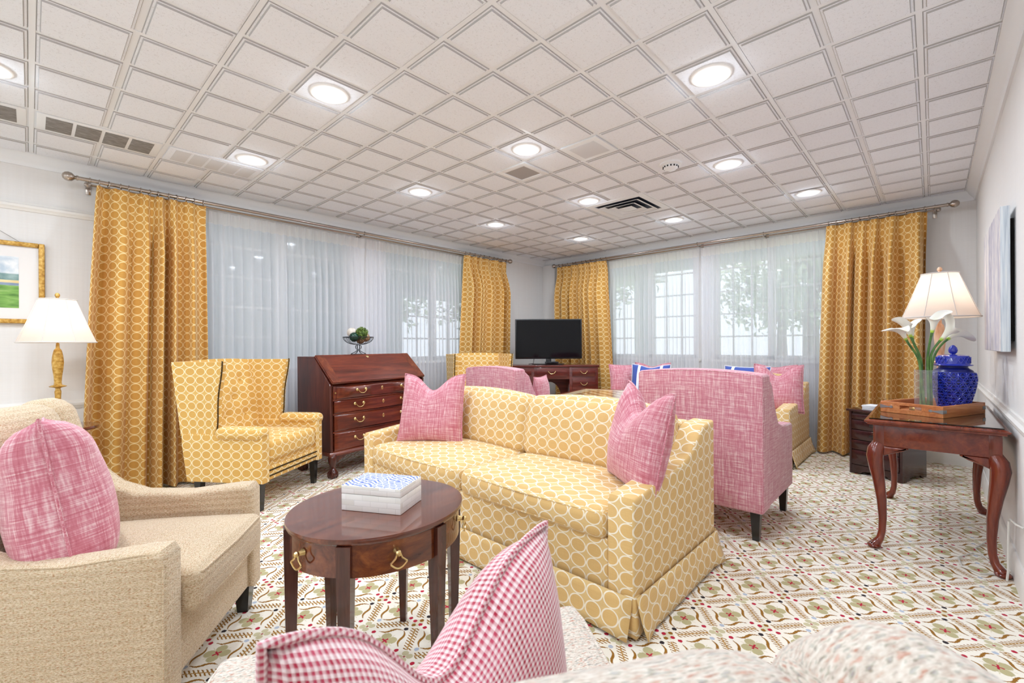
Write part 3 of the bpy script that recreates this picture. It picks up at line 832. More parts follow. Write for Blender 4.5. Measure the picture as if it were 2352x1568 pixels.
def make_sofa(label, loc, rz):
    r = thing('sofa', label, 'sofa', loc, rz, 'yellow ring-patterned sofas')
    W, D, aw = 2.0, .85, .118
    arm = [(0, .13), (.0, .500), (.012, .518), (.30, .545), (.46, .567), (.57, .602), (.64, .655), (.69, .694), (.74, .706), (D, .712), (D, .13)]
    for sg in (-1, 1):
        x0, x1 = (sg * W / 2, sg * (W / 2 - aw))
        b = B(); b.prism(arm, min(x0, x1), max(x0, x1), 'X', .016, 3); b.build('arm', M_SOFA, r)
    b = B(); b.rbox((0, D - .075, .42), (W - 2 * aw + .01, .15, .57), .03, 6); b.build('back_frame', M_SOFA, r)
    b = B(); b.rbox((0, .355, .228), (W - 2 * aw + .004, .69, .215), .015, 6); b.build('front_rail', M_SOFA, r)
    cw = (W - 2 * aw) / 2
    for sg in (-1, 1):
        b = B(); b.rbox((sg * cw / 2, .315, .392), (cw - .006, .66, .135), .045, 8, (.0, .012, .022), uvo=(sg * .3, .1)); q = b.build('seat_cushion', M_SOFA, r)
        pz = B()
        for zz in (.352, .436):
            y0, y1, xx = -.012, .55, cw / 2 - .012
            pz.tube([(sg * cw / 2 - xx, .25, zz), (sg * cw / 2 - xx, .02, zz), (sg * cw / 2 - xx + .03, -.008, zz), (sg * cw / 2, -.02, zz), (sg * cw / 2 + xx - .03, -.008, zz), (sg * cw / 2 + xx, .02, zz), (sg * cw / 2 + xx, .25, zz)], .004, 6)
        pz.build('piping', M_SOFA, q)
        Mx = Matrix.Translation((sg * cw / 2, .60, .612)) @ Matrix.Rotation(radians(-10), 4, 'X')
        def slump(p, t):
            p.z += -.012 * t[0] ** 2 * (t[2] > 0) * t[2]; p.x *= 1 - .02 * (t[2] > 0) * abs(t[2]); return p
        b = B(); b.rbox((0, 0, 0), (cw + .012, .20, .37), .055, 8, (.01, .03, .02), M=Mx, uvo=(sg * .23, 0), fn=slump); b.build('back_cushion', M_SOFA, r)
    # kick-pleat skirt: four flared panels, pleats at the corners
    zt_, fl = .155, .022
    def panel(p0, p1, out, name='skirt'):
        p0, p1, out = Vector(p0), Vector(p1), Vector(out)
        n_ = 24
        def fn(u, v):
            e = 1 - min(1, min(u, 1 - u) / .12)
            z = zt_ * (1 - v) + .012 * v
            return p0.lerp(p1, u) + out * (.008 + fl * v + .022 * e * v * v) + Vector((0, 0, z))
        L = (p1 - p0).length
        b = B(); b.grid(fn, n_, 5, lambda u, v: (u * L, -v * .14)); q = b.build(name, M_SOFA, r, sharp=0, recalc=False)
        md = q.modifiers.new('thickness', 'SOLIDIFY'); md.thickness = .005
    W2 = W / 2
    panel((-W2 + .004, 0, 0), (W2 - .004, 0, 0), (0, -1, 0)); panel((W2, .004, 0), (W2, D - .004, 0), (1, 0, 0)); panel((-W2, D - .004, 0), (-W2, .004, 0), (-1, 0, 0)); panel((W2, D, 0), (-W2, D, 0), (0, 1, 0))
    for sx in (-1, 1):
        for yy, sy in ((0, -1), (D, 1)):
            b = B()
            c = Vector((sx * (W2 - .005), yy - sy * .005, 0))
            def fn(u, v, c=c, sx=sx, sy=sy):
                a = Vector((-sx * .07, 0, 0)).lerp(Vector((0, -sy * .07, 0)), u)
                q = c + a * .8 + Vector((sx * .018 * v, sy * .018 * v, 0)) * (1 - abs(2 * u - 1) * .3) + Vector((sx, sy, 0)) * .0
                mid = Vector((sx, sy, 0)) * .03 * (1 - abs(2 * u - 1))
                return q + mid + Vector((0, 0, zt_ * (1 - v) + .014 * v))
            b.grid(fn, 6, 3, lambda u, v: (u * .1, -v * .14)); q = b.build('pleat', M_SOFA, r, sharp=0, recalc=False)
            q.modifiers.new('thickness', 'SOLIDIFY').thickness = .004
    legs(r, [(-W2 + .08, .08), (W2 - .08, .08), (-W2 + .08, D - .08), (W2 - .08, D - .08)], .15, .025, .02)
    return r
S1 = make_sofa('yellow ring-patterned two-seat sofa in the middle of the room, with two pink pillows', (1.53, 1.82, 0), -pi / 2)
S2 = copy_tree(S1); S2.location = (4.53, 1.92, 0)
tag(S2, 'yellow ring-patterned sofa under the right-hand window, with pink and blue pillows')

def pillow(name, label, mat, W, H, T, loc, rz, tilt=0.0, chop=.0, roll=0.0, group='throw pillows', pipe=None, seed=0, strip=None, skew=0.0, pw=.55, belly=0.0, sink=0.0, ex=2.4):
    r = thing(name, label, 'pillow', loc, rz, group)
    rnd = random.Random(seed); ph = [rnd.uniform(0, 6.28) for _ in range(6)]
    n = 28
    def pos(u, v, side):
        a, c = u * 2 - 1, v * 2 - 1
        e = (1 - abs(a) ** ex) * (1 - abs(c) ** ex)
        th = T / 2 * max(0, e) ** pw * (1 - belly * c)
        wr = .006 * sin(5 * a + ph[0]) * sin(4 * c + ph[1]) * e + .004 * sin(9 * a * c + ph[2]) * e
        x = a * W / 2 * (1 - .07 * (1 - c * c) * abs(a) ** 2) ; z = c * H / 2 * (1 - .07 * (1 - a * a) * abs(c) ** 2)
        if chop:
            g = math.exp(-(a / .42) ** 2) * max(0, (c + .5) / 1.5) ** 1.6
            z -= chop * g; th *= 1 - .35 * g * (abs(c) < .98); 
            x *= 1 - .5 * chop * max(0, c)
        z += skew * a * max(0, c)
        zz = z + H / 2 - sink
        return Vector((x, side * (th + wr * (abs(a) < .99) * (abs(c) < .99)), max(zz, 0.0)))
    Rm = Matrix.Rotation(roll, 4, 'Y'); Tm = Matrix.Rotation(tilt, 4, 'X') @ Rm
    b = B(); vs = {}
    for side in (-1, 1):
        for i in range(n + 1):
            for j in range(n + 1):
                edge = i in (0, n) or j in (0, n)
                k = (0 if edge else side, i, j)
                if k not in vs: vs[k] = b.bm.verts.new(Tm @ pos(i / n, j / n, 0 if edge else side))
        for i in range(n):
            for j in range(n):
                q = [(i, j), (i + 1, j), (i + 1, j + 1), (i, j + 1)]
                if side > 0: q = q[::-1]
                b.face([vs[(0 if (x in (0, n) or y in (0, n)) else side, x, y)] for x, y in q], [(x / n * W + (3 if side > 0 else 0), y / n * H) for x, y in q])
    if strip:
        for f in b.bm.faces:
            cu = sum((l[b.uv].uv.x % 3.0) for l in f.loops) / len(f.loops)
            t_ = cu / W
            f.material_index = 1 if any(abs(t_ - s_) < .035 for s_ in strip) else 0
    b.build('cover', mat, r, sharp=0)
    lp = [(i, 0) for i in range(n)] + [(n, j) for j in range(n)] + [(n - i, n) for i in range(n)] + [(0, n - j) for j in range(n)]
    pp = B(); pp.tube([Tm @ pos(i / n, j / n, 0) for i, j in lp], .0045, 6, closed=True); pp.build('piping', pipe or (mat[0] if isinstance(mat, list) else mat), r)
    return r
M_BLUE = Mat('royal_blue_cotton', rough=.85, color='3d55a4', sheen=.2).m
M_WHITEC = Mat('white_cotton_trim', rough=.85, color='e6e9f1').m
dirz = lambda fx, fy: atan2(fx, -fy)      # rotation so that local -y faces (fx,fy)
SZ = .452
pillow('throw_pillow', 'pink pillow with a chopped top at the left end of the middle sofa', M_PILLOW, .46, .47, .17, (1.79, 2.44, SZ), dirz(-.84, -.50), radians(-14), chop=.10, seed=1)
pillow('throw_pillow', 'pink pillow with a chopped top at the right end of the middle sofa', M_PILLOW, .45, .47, .19, (1.83, 1.01, SZ), dirz(-.72, .50), radians(-12), chop=.12, seed=2, roll=.06)
P2 = [('pink pillow at the left end of the far sofa, nearest the television', M_PILLOW, (4.93, 2.70, SZ), (-.75, -.66), .44, .42, 0),
      ('pink pillow behind the striped blue pillow at the left of the far sofa', M_PILLOW, (5.10, 2.50, SZ + .0), (-.95, -.2), .44, .44, .04),
      ('pink pillow standing behind others at the right of the far sofa', M_PILLOW, (5.12, 1.22, SZ), (-.95, .25), .44, .45, .02),
      ('large pink pillow leaning on the right arm of the far sofa', M_PILLOW, (4.84, 1.09, SZ), (-.93, -.1), .44, .46, .1)]
for i, (lab, m_, loc, f_, W_, H_, ch) in enumerate(P2):
    pillow('throw_pillow', lab, m_, W_, H_, .15, loc, dirz(*f_), radians(-14), chop=ch, seed=10 + i)
pillow('striped_pillow', 'blue pillow with white stripes at the left of the far sofa', [M_BLUE, M_WHITEC], .46, .43, .12, (4.84, 2.40, SZ), dirz(-.97, -.15), radians(-14), seed=21, strip=(.22, .78), pipe=M_WHITEC, chop=.03)
pillow('striped_pillow', 'blue pillow with white stripes mostly hidden by the tall pink chair', [M_BLUE, M_WHITEC], .46, .43, .12, (4.98, 1.43, SZ), dirz(-.97, .1), radians(-14), seed=22, strip=(.22, .78), pipe=M_WHITEC)

# wing chairs ---------------------------------------------------------------
def make_wing(label, loc, rz):
    r = thing('wing_chair', label, 'armchair', loc, rz, 'gold wing chairs with nailheads')
    W2 = .36
    b = B(); b.rbox((0, .30, .265), (2 * W2 - .03, .55, .15), .015, 6); b.build('seat_base', M_WING, r)
    b = B(); b.rbox((0, .28, .385), (2 * W2 - .17, .56, .14), .035, 8, (0, .006, .03)); b.build('seat_cushion', M_WING, r)
    for sg in (-1, 1):
        # arm: upright panel and an out-rolled top
        b = B(); b.prism([(.0, .19), (0, .50), (.02, .515), (.60, .515), (.60, .44), (.56, .19)], *sorted((sg * (W2 - .002), sg * (W2 - .085))), 'X', .012, 3)
        b.build('arm_panel', M_WING, r)
        b = B(); b.rbox((sg * (W2 - .035), .165, .522), (.125, .345, .085), .042, 8); b.build('arm_roll', M_WING, r)
        # wing: side sheet from back forward, slightly flared
        def wing(u, v, o=0.0, sg=sg):
            # u along depth (0 front edge .. 1 back), v bottom..top
            z = .50 + .50 * v
            fr = .30 + .05 * (1 - v) ** 3 + .025 * sin(v * pi) ** 2 - .01 * v
            bk = .60 + .07 * v
            y = fr + (bk - fr) * u
            x = W2 - .004 + .010 * v * (1 - u * .7) - .008 * sin(u * pi)
            return Vector((sg * (x + o), y, z))
        b = B()
        nu, nv = 10, 12
        for o in (0.0, -.05):
            b.grid(lambda u, v, o=o: wing(u, v, o), nu, nv, lambda u, v: (u * .34 + .04, v * .5))
        def strip(pts_a, pts_b):
            for i in range(len(pts_a) - 1):
                b.face([b.bm.verts.new(p) for p in (pts_a[i], pts_a[i + 1], pts_b[i + 1], pts_b[i])])
        strip([wing(0, k / nv) for k in range(nv + 1)], [wing(0, k / nv, -.05) for k in range(nv + 1)])
        strip([wing(k / nu, 1) for k in range(nu + 1)], [wing(k / nu, 1, -.05) for k in range(nu + 1)])
        bmesh.ops.remove_doubles(b.bm, verts=b.bm.verts[:], dist=.0005)
        b.build('wing', M_WING, r, sharp=45)
        nb = B()
        for k in range(46):
            p = wing(0, k / 45.0, -.014); k0 = len(nb.bm.verts); nb.lathe([(0, .006), (.005, .004), (.0075, -.001)], 6)
            nb.bm.verts.ensure_lookup_table()
            for v_ in nb.bm.verts[k0:]: v_.co = Vector((p.x + v_.co.x, p.y - v_.co.z, p.z + v_.co.y))
        for f in nb.bm.verts: pass
        q = nb.build('nailhead_trim', M_NAIL, r)
    # inner back with tufting, and outer back
    def back(u, v):
        a = u * 2 - 1
        z = .40 + .60 * v
        y = .53 + .11 * v + .02 * (a * a) * -1.0
        d = 0
        for bx, bz in BTN:
            q = ((a * .30 - bx) ** 2 + (z - bz) ** 2)
            d += .018 * math.exp(-q / .0012) + .006 * math.exp(-q / .008)
        return Vector((a * (W2 - .045), y + d - .015 * sin(v * pi), z + .012 * (1 - a * a) * v))
    BTN = [(-.19, .84), (0, .84), (.19, .84), (-.10, .70), (.10, .70), (-.19, .57), (0, .57), (.19, .57)]
    b = B(); b.grid(back, 36, 32, lambda u, v: (u * .6, v * .62)); 
    b.grid(lambda u, v: Vector(((u * 2 - 1) * (W2 - .045), .60 + .09 * v, .20 + .80 * v)), 4, 4, lambda u, v: (u * .6, v * .8))
    top = []
    for i in range(36):
        pa, pb = back(i / 36, 1), back((i + 1) / 36, 1)
        b.face([b.bm.verts.new(q) for q in (pa, pb, Vector((pb.x, .69, 1.0)), Vector((pa.x, .69, 1.0)))])
    b.build('back', M_WING, r, sharp=50, recalc=False)
    for bx, bz in BTN:
        t = B(); t.lathe([(0, .008), (.007, .006), (.011, 0)], 12)
        p = back((bx / .30 + 1) / 2, (bz - .40) / .60)
        q = t.build('button', M_WING, r); q.location = p + Vector((0, -.002, 0)); q.rotation_euler = (pi / 2, 0, 0)
    nb = B()
    for zz in (.225, .262):
        for k in range(58):
            x = -W2 + .02 + (2 * W2 - .04) * k / 57; nb.lathe([(0, .005), (.005, .003), (.0070, 0)], 6)
            for v in list(nb.bm.verts)[-13:]:
                x_, y_, z_ = v.co; v.co = (x + x_, -z_ + .005, zz + y_)
    nb.build('nailhead_trim', M_NAIL, r)
    b = B(); b.box((-W2 + .006, .006, .195), (W2 - .006, .03, .285), .008); b.build('front_rail', M_WING, r)
    legs(r, [(-W2 + .05, .05), (W2 - .05, .05), (-W2 + .07, .52), (W2 - .07, .52)], .2, .024, .016)
    return r
W1 = make_wing('gold button-back wing chair in front of the far left curtain', (1.332, 3.454, 0), radians(35))
W2_ = copy_tree(W1); W2_.location = (3.48, 3.56, 0); W2_.rotation_euler = (0, 0, radians(-24))
tag(W2_, 'gold wing chair right of the slant-front desk, behind a pink chair')

# pink chairs --------------------------------------------------------------
def make_pink(label, loc, rz):
    r = thing('upholstered_chair', label, 'armchair', loc, rz, 'pink woven armchairs')
    W2, D = .37, .72
    def crown(p, t):
        if t[2] > 0: p.z += .022 * (1 - t[0] ** 2) * t[2]
        p.y += .0
        return p
    b = B(); b.rbox((0, D - .075, .545), (2 * W2, .15, .77), .018, 8, fn=crown); b.build('back', M_PINK, r)
    pz = B()
    for yy in (D - .004, D - .146):
        pz.tube([(-W2 + .006, yy, .17), (-W2 + .006, yy, .915)] + [(-W2 + .02 + (2 * W2 - .04) * k / 8, yy, .924 + .022 * (1 - ((k - 4) / 4) ** 2)) for k in range(9)] + [(W2 - .006, yy, .915), (W2 - .006, yy, .17)], .004, 6)
    pz.build('piping', M_PINK, r)
    side = [(D - .04, .17), (D - .04, .905), (.58, .915), (.50, .86), (.43, .72), (.36, .625), (.25, .595), (.02, .58), (0, .56), (0, .17)]
    for sg in (-1, 1):
        b = B(); b.prism(side, *sorted((sg * (W2 - .004), sg * (W2 - .09))), 'X', .014, 3); b.build('arm', M_PINK, r)
    b = B(); b.rbox((0, .30, .245), (2 * W2 - .17, .58, .15), .015, 5); b.build('seat_base', M_PINK, r)
    b = B(); b.rbox((0, .28, .385), (2 * W2 - .19, .58, .13), .04, 6, (0, 0, .02)); b.build('seat_cushion', M_PINK, r)
    legs(r, [(-W2 + .05, .05), (W2 - .05, .05), (-W2 + .05, D - .05), (W2 - .05, D - .05)], .17, .026, .017)
    return r
K1 = make_pink('tall pink woven chair seen from behind, right behind the middle sofa', (3.44, 1.05, 0), pi / 2)
K2 = copy_tree(K1); K2.location = (3.56, 3.02, 0); K2.scale = (.89, .92, .953)
tag(K2, 'pink woven chair seen from behind, left of the television desk')
pillow('throw_pillow', 'small pink pillow corner rising beside the far pink chair, before the television desk', M_PILLOW, .34, .36, .12, (3.42, 2.79, .44), dirz(.3, -.9), radians(-6), seed=33)

# tweed armchairs ------------------------------------------------------------
def make_tweed(label, loc, rz, mat, fore=False):
    by, ba, bz = (.693, -3, .585) if fore else (.670, -9, .58)
    r = thing('tweed_armchair', label, 'armchair', loc, rz, 'oat tweed armchairs')
    W2, D, aw = .35, .76, .095
    arm = [(.0, .11), (0, .505), (.015, .53), (.06, .53), (.25, .512), (.42, .522), (.52, .56), (.60, .63), (.66, .66), (.70, .60), (.70, .11)]
    for sg in (-1, 1):
        b = B(); b.prism(arm, *sorted((sg * W2, sg * (W2 - aw))), 'X', .02, 4); q = b.build('arm', mat, r)
        pz = B()
        pz.tube([(sg * (W2 - .006), .008, .12), (sg * (W2 - .006), .008, .50), (sg * (W2 - .01), .02, .522)] + [(sg * (W2 - .006), y_, z_ - .006) for y_, z_ in arm[3:9]], .004, 6)
        pz.build('piping', mat, q)
    b = B(); b.rbox((0, .35, .205), (2 * W2 - .03, .66, .19), .012, 6); b.build('seat_base', mat, r)
    b = B(); b.rbox((0, .26, .36), (2 * W2 - 2 * aw - .006, .60, .13), .03, 8, (0, .008, .03)); q = b.build('seat_cushion', mat, r)
    pz = B(); xx = W2 - aw - .012
    for zz in (.316, .412): pz.tube([(-xx, .3, zz), (-xx, -.015, zz), (-xx + .02, -.036, zz), (0, -.044, zz), (xx - .02, -.036, zz), (xx, -.015, zz), (xx, .3, zz)], .0045, 6)
    pz.build('piping', mat, q)
    # reclined back: central pad flanked by two border pads
    Mx = Matrix.Translation((0, by, bz)) @ Matrix.Rotation(radians(ba), 4, 'X')
    def roll(p, t):
        if t[2] > 0: p.y += .03 * t[2] ** 2; 
        return p
    b = B(); b.rbox((0, 0, .02), (2 * W2 - .22, .17, .60), .06, 8, (0, .02, .0), M=Mx, fn=roll); b.build('back_pad', mat, r)
    for sg in (-1, 1):
        b = B(); b.rbox((sg * (W2 - .07), .012, .022), (.125, .165, .60), .05, 6, (0, .0, 0.012), M=Mx, fn=roll); b.build('back_border', mat, r)
    legs(r, [(-W2 + .05, .05), (W2 - .05, .05), (-W2 + .06, .66), (W2 - .06, .66)], .115, .03, .02)
    return r
T1 = make_tweed('oat tweed armchair at the left edge, holding a pink pillow', (.466, 1.85, 0), radians(52.7), M_TWEED)
T2 = make_tweed('speckled cream tweed armchair at the bottom edge, seen from behind', (.5316, .7795, 0), radians(146.8), M_TWEED2, True)
pillow('throw_pillow', 'plump pink pillow on the left tweed armchair', M_PILLOW, .46, .49, .235, (.09, 2.0, .452), dirz(1, -.02), radians(-9), chop=.0, seed=41, roll=.10, pw=.5, belly=.12, sink=.055, ex=4.5)
pillow('throw_pillow', 'red and white checked pillow in the foreground armchair', M_CHECK, .38, .45, .21, (.275, .378, .418), dirz(.05, -1), radians(0), chop=.10, seed=42, roll=.05)

# ------------------------------------------------------------------ brass pulls
def bail(parent, x, y, z, w=.085, drop=.028, plates=True, mat=None):
    """swan-neck bail pull on a face looking towards -y"""
    b = B()
    for sg in (-1, 1):
        px = x + sg * w / 2
        prof = [(0, .012), (.004, .011), (.007, .006), (.013, .003), (.014, 0)] if plates else [(0, .012), (.005, .011), (.006, 0)]
        k0 = len(b.bm.verts)
        b.lathe(prof, 12)
        b.bm.verts.ensure_lookup_table()
        for v in b.bm.verts[k0:]: v.co = Vector((px + v.co.x, y - v.co.z, z + v.co.y))
        b.tube([(px, y, z), (px, y - .016, z)], .004, 8)
    pts = []
    for k in range(13):
        t = k / 12 * 2 - 1
        pts.append((x + t * w / 2 * (1 - .14 * (1 - t * t)), y - .016 - .004 * (1 - t * t), z - drop * (1 - abs(t) ** 3.2)))
    b.tube(pts, .0032, 8)
    return b.build('handle', mat or M_BRASS, parent)
def escutcheon(parent, x, y, z, r=.012, name='lock_plate'):
    b = B(); b.lathe([(0, .002), (r * .8, .002), (r, 0)], 16, sy=1.5)
    for v in b.bm.verts: v.co = Vector((x + v.co.x, y - v.co.z, z + v.co.y))
    b.box((x - .002, y - .0028, z - .007), (x + .002, y - .001, z + .004), 0)
    return b.build(name, M_BRASS, parent)

# slant-front desk -----------------------------------------------------------
DK = thing('slant_front_desk', 'mahogany slant-front desk with brass pulls between two wing chairs', 'desk', (1.695, 3.665, 0), radians(8))
DW, DD = 1.05, .50
case = [(0, .19), (0, .775), (.245, 1.012), (DD, 1.012), (DD, .19)]
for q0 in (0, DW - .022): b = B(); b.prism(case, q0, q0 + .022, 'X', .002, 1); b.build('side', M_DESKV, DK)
b = B(); b.box((.02, .23, .992), (DW - .02, DD, 1.012), .002); b.build('top', M_DESK, DK)
b = B(); b.prism([(.02, .2), (.02, .77), (.26, .99), (DD - .01, .99), (DD - .01, .2)], .02, DW - .02, 'X', 0); b.build('carcass', M_DESK, DK)
slope = atan2(1.012 - .782, .245 + .016); SL = sqrt(.261 ** 2 + .23 ** 2)
ML = Matrix.Translation((0, -.016, .786)) @ Matrix.Rotation(slope, 4, 'X')
b = B()
t = bmesh.new(); bmesh.ops.create_cube(t, size=1)
for v in t.verts: v.co = Vector((.008 + (v.co.x + .5) * (DW - .016), (v.co.y + .5) * SL, -.004 + (v.co.z + .5) * .020))
bmesh.ops.bevel(t, geom=t.edges[:], offset=.004, segments=2, affect='EDGES'); b.merge(t, ML)
lid = b.build('fall_front', M_DESK, DK)
for x0, x1 in ((.010, .085), (DW - .085, DW - .010)):
    b = B(); t = bmesh.new(); bmesh.ops.create_cube(t, size=1)
    for v in t.verts: v.co = Vector((x0 + (v.co.x + .5) * (x1 - x0), .004 + (v.co.y + .5) * (SL - .008), .0155 + (v.co.z + .5) * .0015))
    b.merge(t, ML); b.build('batten', wood('batten_wood', '451a10', '6a2e1a', '8a4a2a', .28, .5, 'Y'), lid)
b = B(); b.lathe([(0, .002), (.012, .002), (.015, 0)], 18); q = b.build('lock_plate', M_BRASS, lid)
q.matrix_world = ML @ Matrix.Translation((DW / 2, SL - .035, .0165))
def drawer_front(z0, z1, x0, x1, shaped):
    def fn(u, v):
        x = x0 + (x1 - x0) * u
        e = min(1, min(u, 1 - u) / .012, min(v, 1 - v) / (.006 / (z1 - z0)))
        y = -.006 * e
        if shaped:
            bl = math.exp(-((u - .22) / .13) ** 4) + math.exp(-((u - .78) / .13) ** 4)
            y -= .026 * bl * sin(pi * min(1, max(0, v))) ** .6
        else:
            y -= .016 * e * (.5 - .5 * cos(2 * pi * u * 1.0)) * 1.0
        return Vector((x, y - .002, z0 + (z1 - z0) * v))
    b = B(); b.grid(fn, 60, 14); return b.build('drawer', M_DESK, DK, sharp=40, recalc=False), fn
rows = [(.655, .762, True), (.535, .640, False), (.385, .522, False), (.222, .372, False)]
for k, (z0, z1, sh) in enumerate(rows):
    x0, x1 = (.055, DW - .055) if k == 0 else (.035, DW - .035)
    d, fn = drawer_front(z0, z1, x0, x1, sh)
    for u in (.24, .76):
        p = fn(u, .55); bail(d, p.x, p.y, p.z + .012, .088, .030, True)
    p = fn(.5, .6); escutcheon(d, p.x, p.y, p.z)
    b = B(); b.box((.022, -.006, z0 - .013), (DW - .022, .02, z0 - .001), .003); b.build('drawer_rail', M_DESK, DK)
for x in (.026, DW - .052):
    b = B(); b.box((x, -.004, .655), (x + .026, .02, .765), .002); lp = b.build('loper', M_DESK, DK)
    b = B(); b.lathe([(0, .014), (.007, .012), (.008, .006), (.004, 0)], 10)
    for v in b.bm.verts: v.co = Vector((x + .013 + v.co.x, -.004 - v.co.z, .71 + v.co.y))
    b.build('knob', M_BRASS, lp)
b = B(); b.prism([(-.016, .185), (-.016, .2), (-.01, .206), (-.004, .216), (.03, .216), (.03, .185)], -.012, DW + .012, 'X', 0)
b.prism([(.0, .185), (.0, .216), (DD, .216), (DD, .185)], -.012, .0, 'X', .003); b.prism([(.0, .185), (.0, .216), (DD, .216), (DD, .185)], DW, DW + .012, 'X', .003)
b.build('base_moulding', M_DESK, DK)
for sx in (0, 1):
    for fy in (0, 1):
        x = .03 if sx == 0 else DW - .03; y = .015 if fy == 0 else DD - .05
        o = -1 if sx == 0 else 1; oy = -1 if fy == 0 else 1
        b = B()
        b.tube([(x, y, .188), (x + o * .012, y + oy * .012, .165), (x + o * .014, y + oy * .014, .14), (x + o * .004, y + oy * .004, .105), (x, y, .08), (x + o * .004, y + oy * .006, .06)], [.034, .038, .034, .024, .020, .024], 12)
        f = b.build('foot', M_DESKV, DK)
        b = B(); b.lathe([(0, .002), (.022, .004), (.034, .018), (.037, .032), (.031, .052), (.02, .064), (0, .068)], 18, (x + o * .006, y + oy * .008, 0))
        for a_ in range(4):
            an = pi / 4 + a_ * pi / 2
            b.tube([(x + o * .006 + .018 * cos(an), y + oy * .008 + .018 * sin(an), .07), (x + o * .006 + .036 * cos(an), y + oy * .008 + .036 * sin(an), .045), (x + o * .006 + .037 * cos(an), y + oy * .008 + .037 * sin(an), .02), (x + o * .006 + .03 * cos(an), y + oy * .008 + .03 * sin(an), .004)], [.007, .009, .008, .005], 7)
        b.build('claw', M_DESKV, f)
        if fy == 0:
            s_ = 1 if sx == 0 else -1
            pl = [(x + s_ * .01, .188), (x + s_ * .17, .188), (x + s_ * .15, .170), (x + s_ * .12, .172), (x + s_ * .10, .158), (x + s_ * .07, .15), (x + s_ * .04, .125), (x + s_ * .01, .12)]
            b = B(); b.prism(pl, .0, .018, 'Y', .002, 1); b.build('bracket', M_DESKV, f)

# wire bowl with spheres ------------------------------------------------------
def on_desk(x, y): 
    q = rot2(x, y, radians(8)); return (1.695 + q[0], 3.665 + q[1])
bx, by = on_desk(.555, .385)
WB = thing('wire_compote', 'black wire footed bowl of spheres on the slant-front desk', 'bowl', (bx, by, 1.012))
def ringpts(r, z, n=32): return [(r * cos(2 * pi * k / n), r * sin(2 * pi * k / n), z) for k in range(n)]
b = B(); b.tube(ringpts(.142, .178), .0035, 6, closed=True); b.build('rim', M_IRON, WB)
b = B()
bowlp = lambda t: (.012 + .130 * sin(t * pi / 2) ** .85, .105 + .073 * (1 - cos(t * pi / 2)) ** .9)
for k in range(16):
    a = 2 * pi * k / 16
    b.tube([(bowlp(t / 8)[0] * cos(a), bowlp(t / 8)[0] * sin(a), bowlp(t / 8)[1]) for t in range(9)], .0022 if k % 2 else .0012, 5)
for t in (.25, .4, .55, .7, .82, .92): r_, z_ = bowlp(t); b.tube(ringpts(r_, z_), .0009, 4, closed=True)
b.build('basket', M_IRON, WB)
b = B()
for k in range(8):
    a = 2 * pi * k / 8
    P_ = [(.012, .105), (.026, .094), (.030, .080), (.022, .064), (.012, .054), (.016, .046), (.04, .03), (.068, .018), (.072, .010)]
    b.tube([(r_ * cos(a), r_ * sin(a), z_) for r_, z_ in P_], .0024, 5)
    b.tube([(.072 * cos(a), .072 * sin(a), .010), (.072 * cos(a), .072 * sin(a), 0)], .0024, 5)
b.tube(ringpts(.072, .011), .003, 6, closed=True); b.tube(ringpts(.012, .054), .002, 5, closed=True)
b.build('foot', M_IRON, WB)
def speck(name, c0, c1, sc, rough=.5):
    M = Mat(name, rough=rough); M.base(M.ramp(M.noise(M.coord('Object'), sc, 4), [(.35, c0), (.65, c1)])); return M.m
def ball(name, label, mat, x, y, z, r, leafy=0, group='decorative spheres in the wire bowl'):
    o = thing(name, label, 'ball', (bx + x, by + y, 1.012 + z), 0, group)
    t = bmesh.new(); bmesh.ops.create_icosphere(t, subdivisions=3, radius=r * (.8 if leafy else 1)); b = B(); b.merge(t); b.build('core', mat, o, sharp=0)
    if leafy:
        rnd = random.Random(int(x * 9999)); b = B()
        for k in range(leafy):
            d = Vector((rnd.gauss(0, 1), rnd.gauss(0, 1), rnd.gauss(0, 1))).normalized(); t1 = d.orthogonal().normalized(); t1 = (t1 * cos(k) + d.cross(t1) * sin(k)); n_ = (d + t1 * .5).normalized(); s2 = d.cross(t1)
            p = d * r * rnd.uniform(.78, .98); L = r * .36
            b.face([b.bm.verts.new(q) for q in (p, p + n_ * L * .5 + s2 * L * .28, p + n_ * L, p + n_ * L * .5 - s2 * L * .28)])
        q = b.build('leaf_cover', M_LEAF, o, sharp=0, recalc=False); q['kind'] = 'stuff'
    return o
M_LEAF = speck('boxwood_leaf', '3f5a22', '8da453', 40)
ball('deco_ball', 'pale cream sphere at the back left of the wire bowl', speck('cream_ball', 'cfc2b4', 'e6ddd2', 30), -.055, .02, .222, .048)
ball('deco_ball', 'glossy dark green sphere at the left of the wire bowl', speck('green_ball', '0c2a20', '1f4c3a', 12, .2), -.06, -.03, .178, .046)
ball('deco_ball', 'leafy light green boxwood sphere at the front of the wire bowl', M_LEAF, .005, -.045, .208, .05, 500)
ball('deco_ball', 'leafy dark green sphere at the back right of the wire bowl', speck('dark_leaf_core', '22381a', '3b5528', 30), .05, .02, .222, .05, 420)
ball('deco_ball', 'tan woven sphere low at the right of the wire bowl', speck('tan_ball', '7d5c3c', 'b8926a', 60), .068, -.015, .175, .042)
ball('deco_ball', 'brown woven sphere at the bottom of the wire bowl', speck('brown_ball', '64482e', '9a7550', 60), .01, -.02, .152, .040)

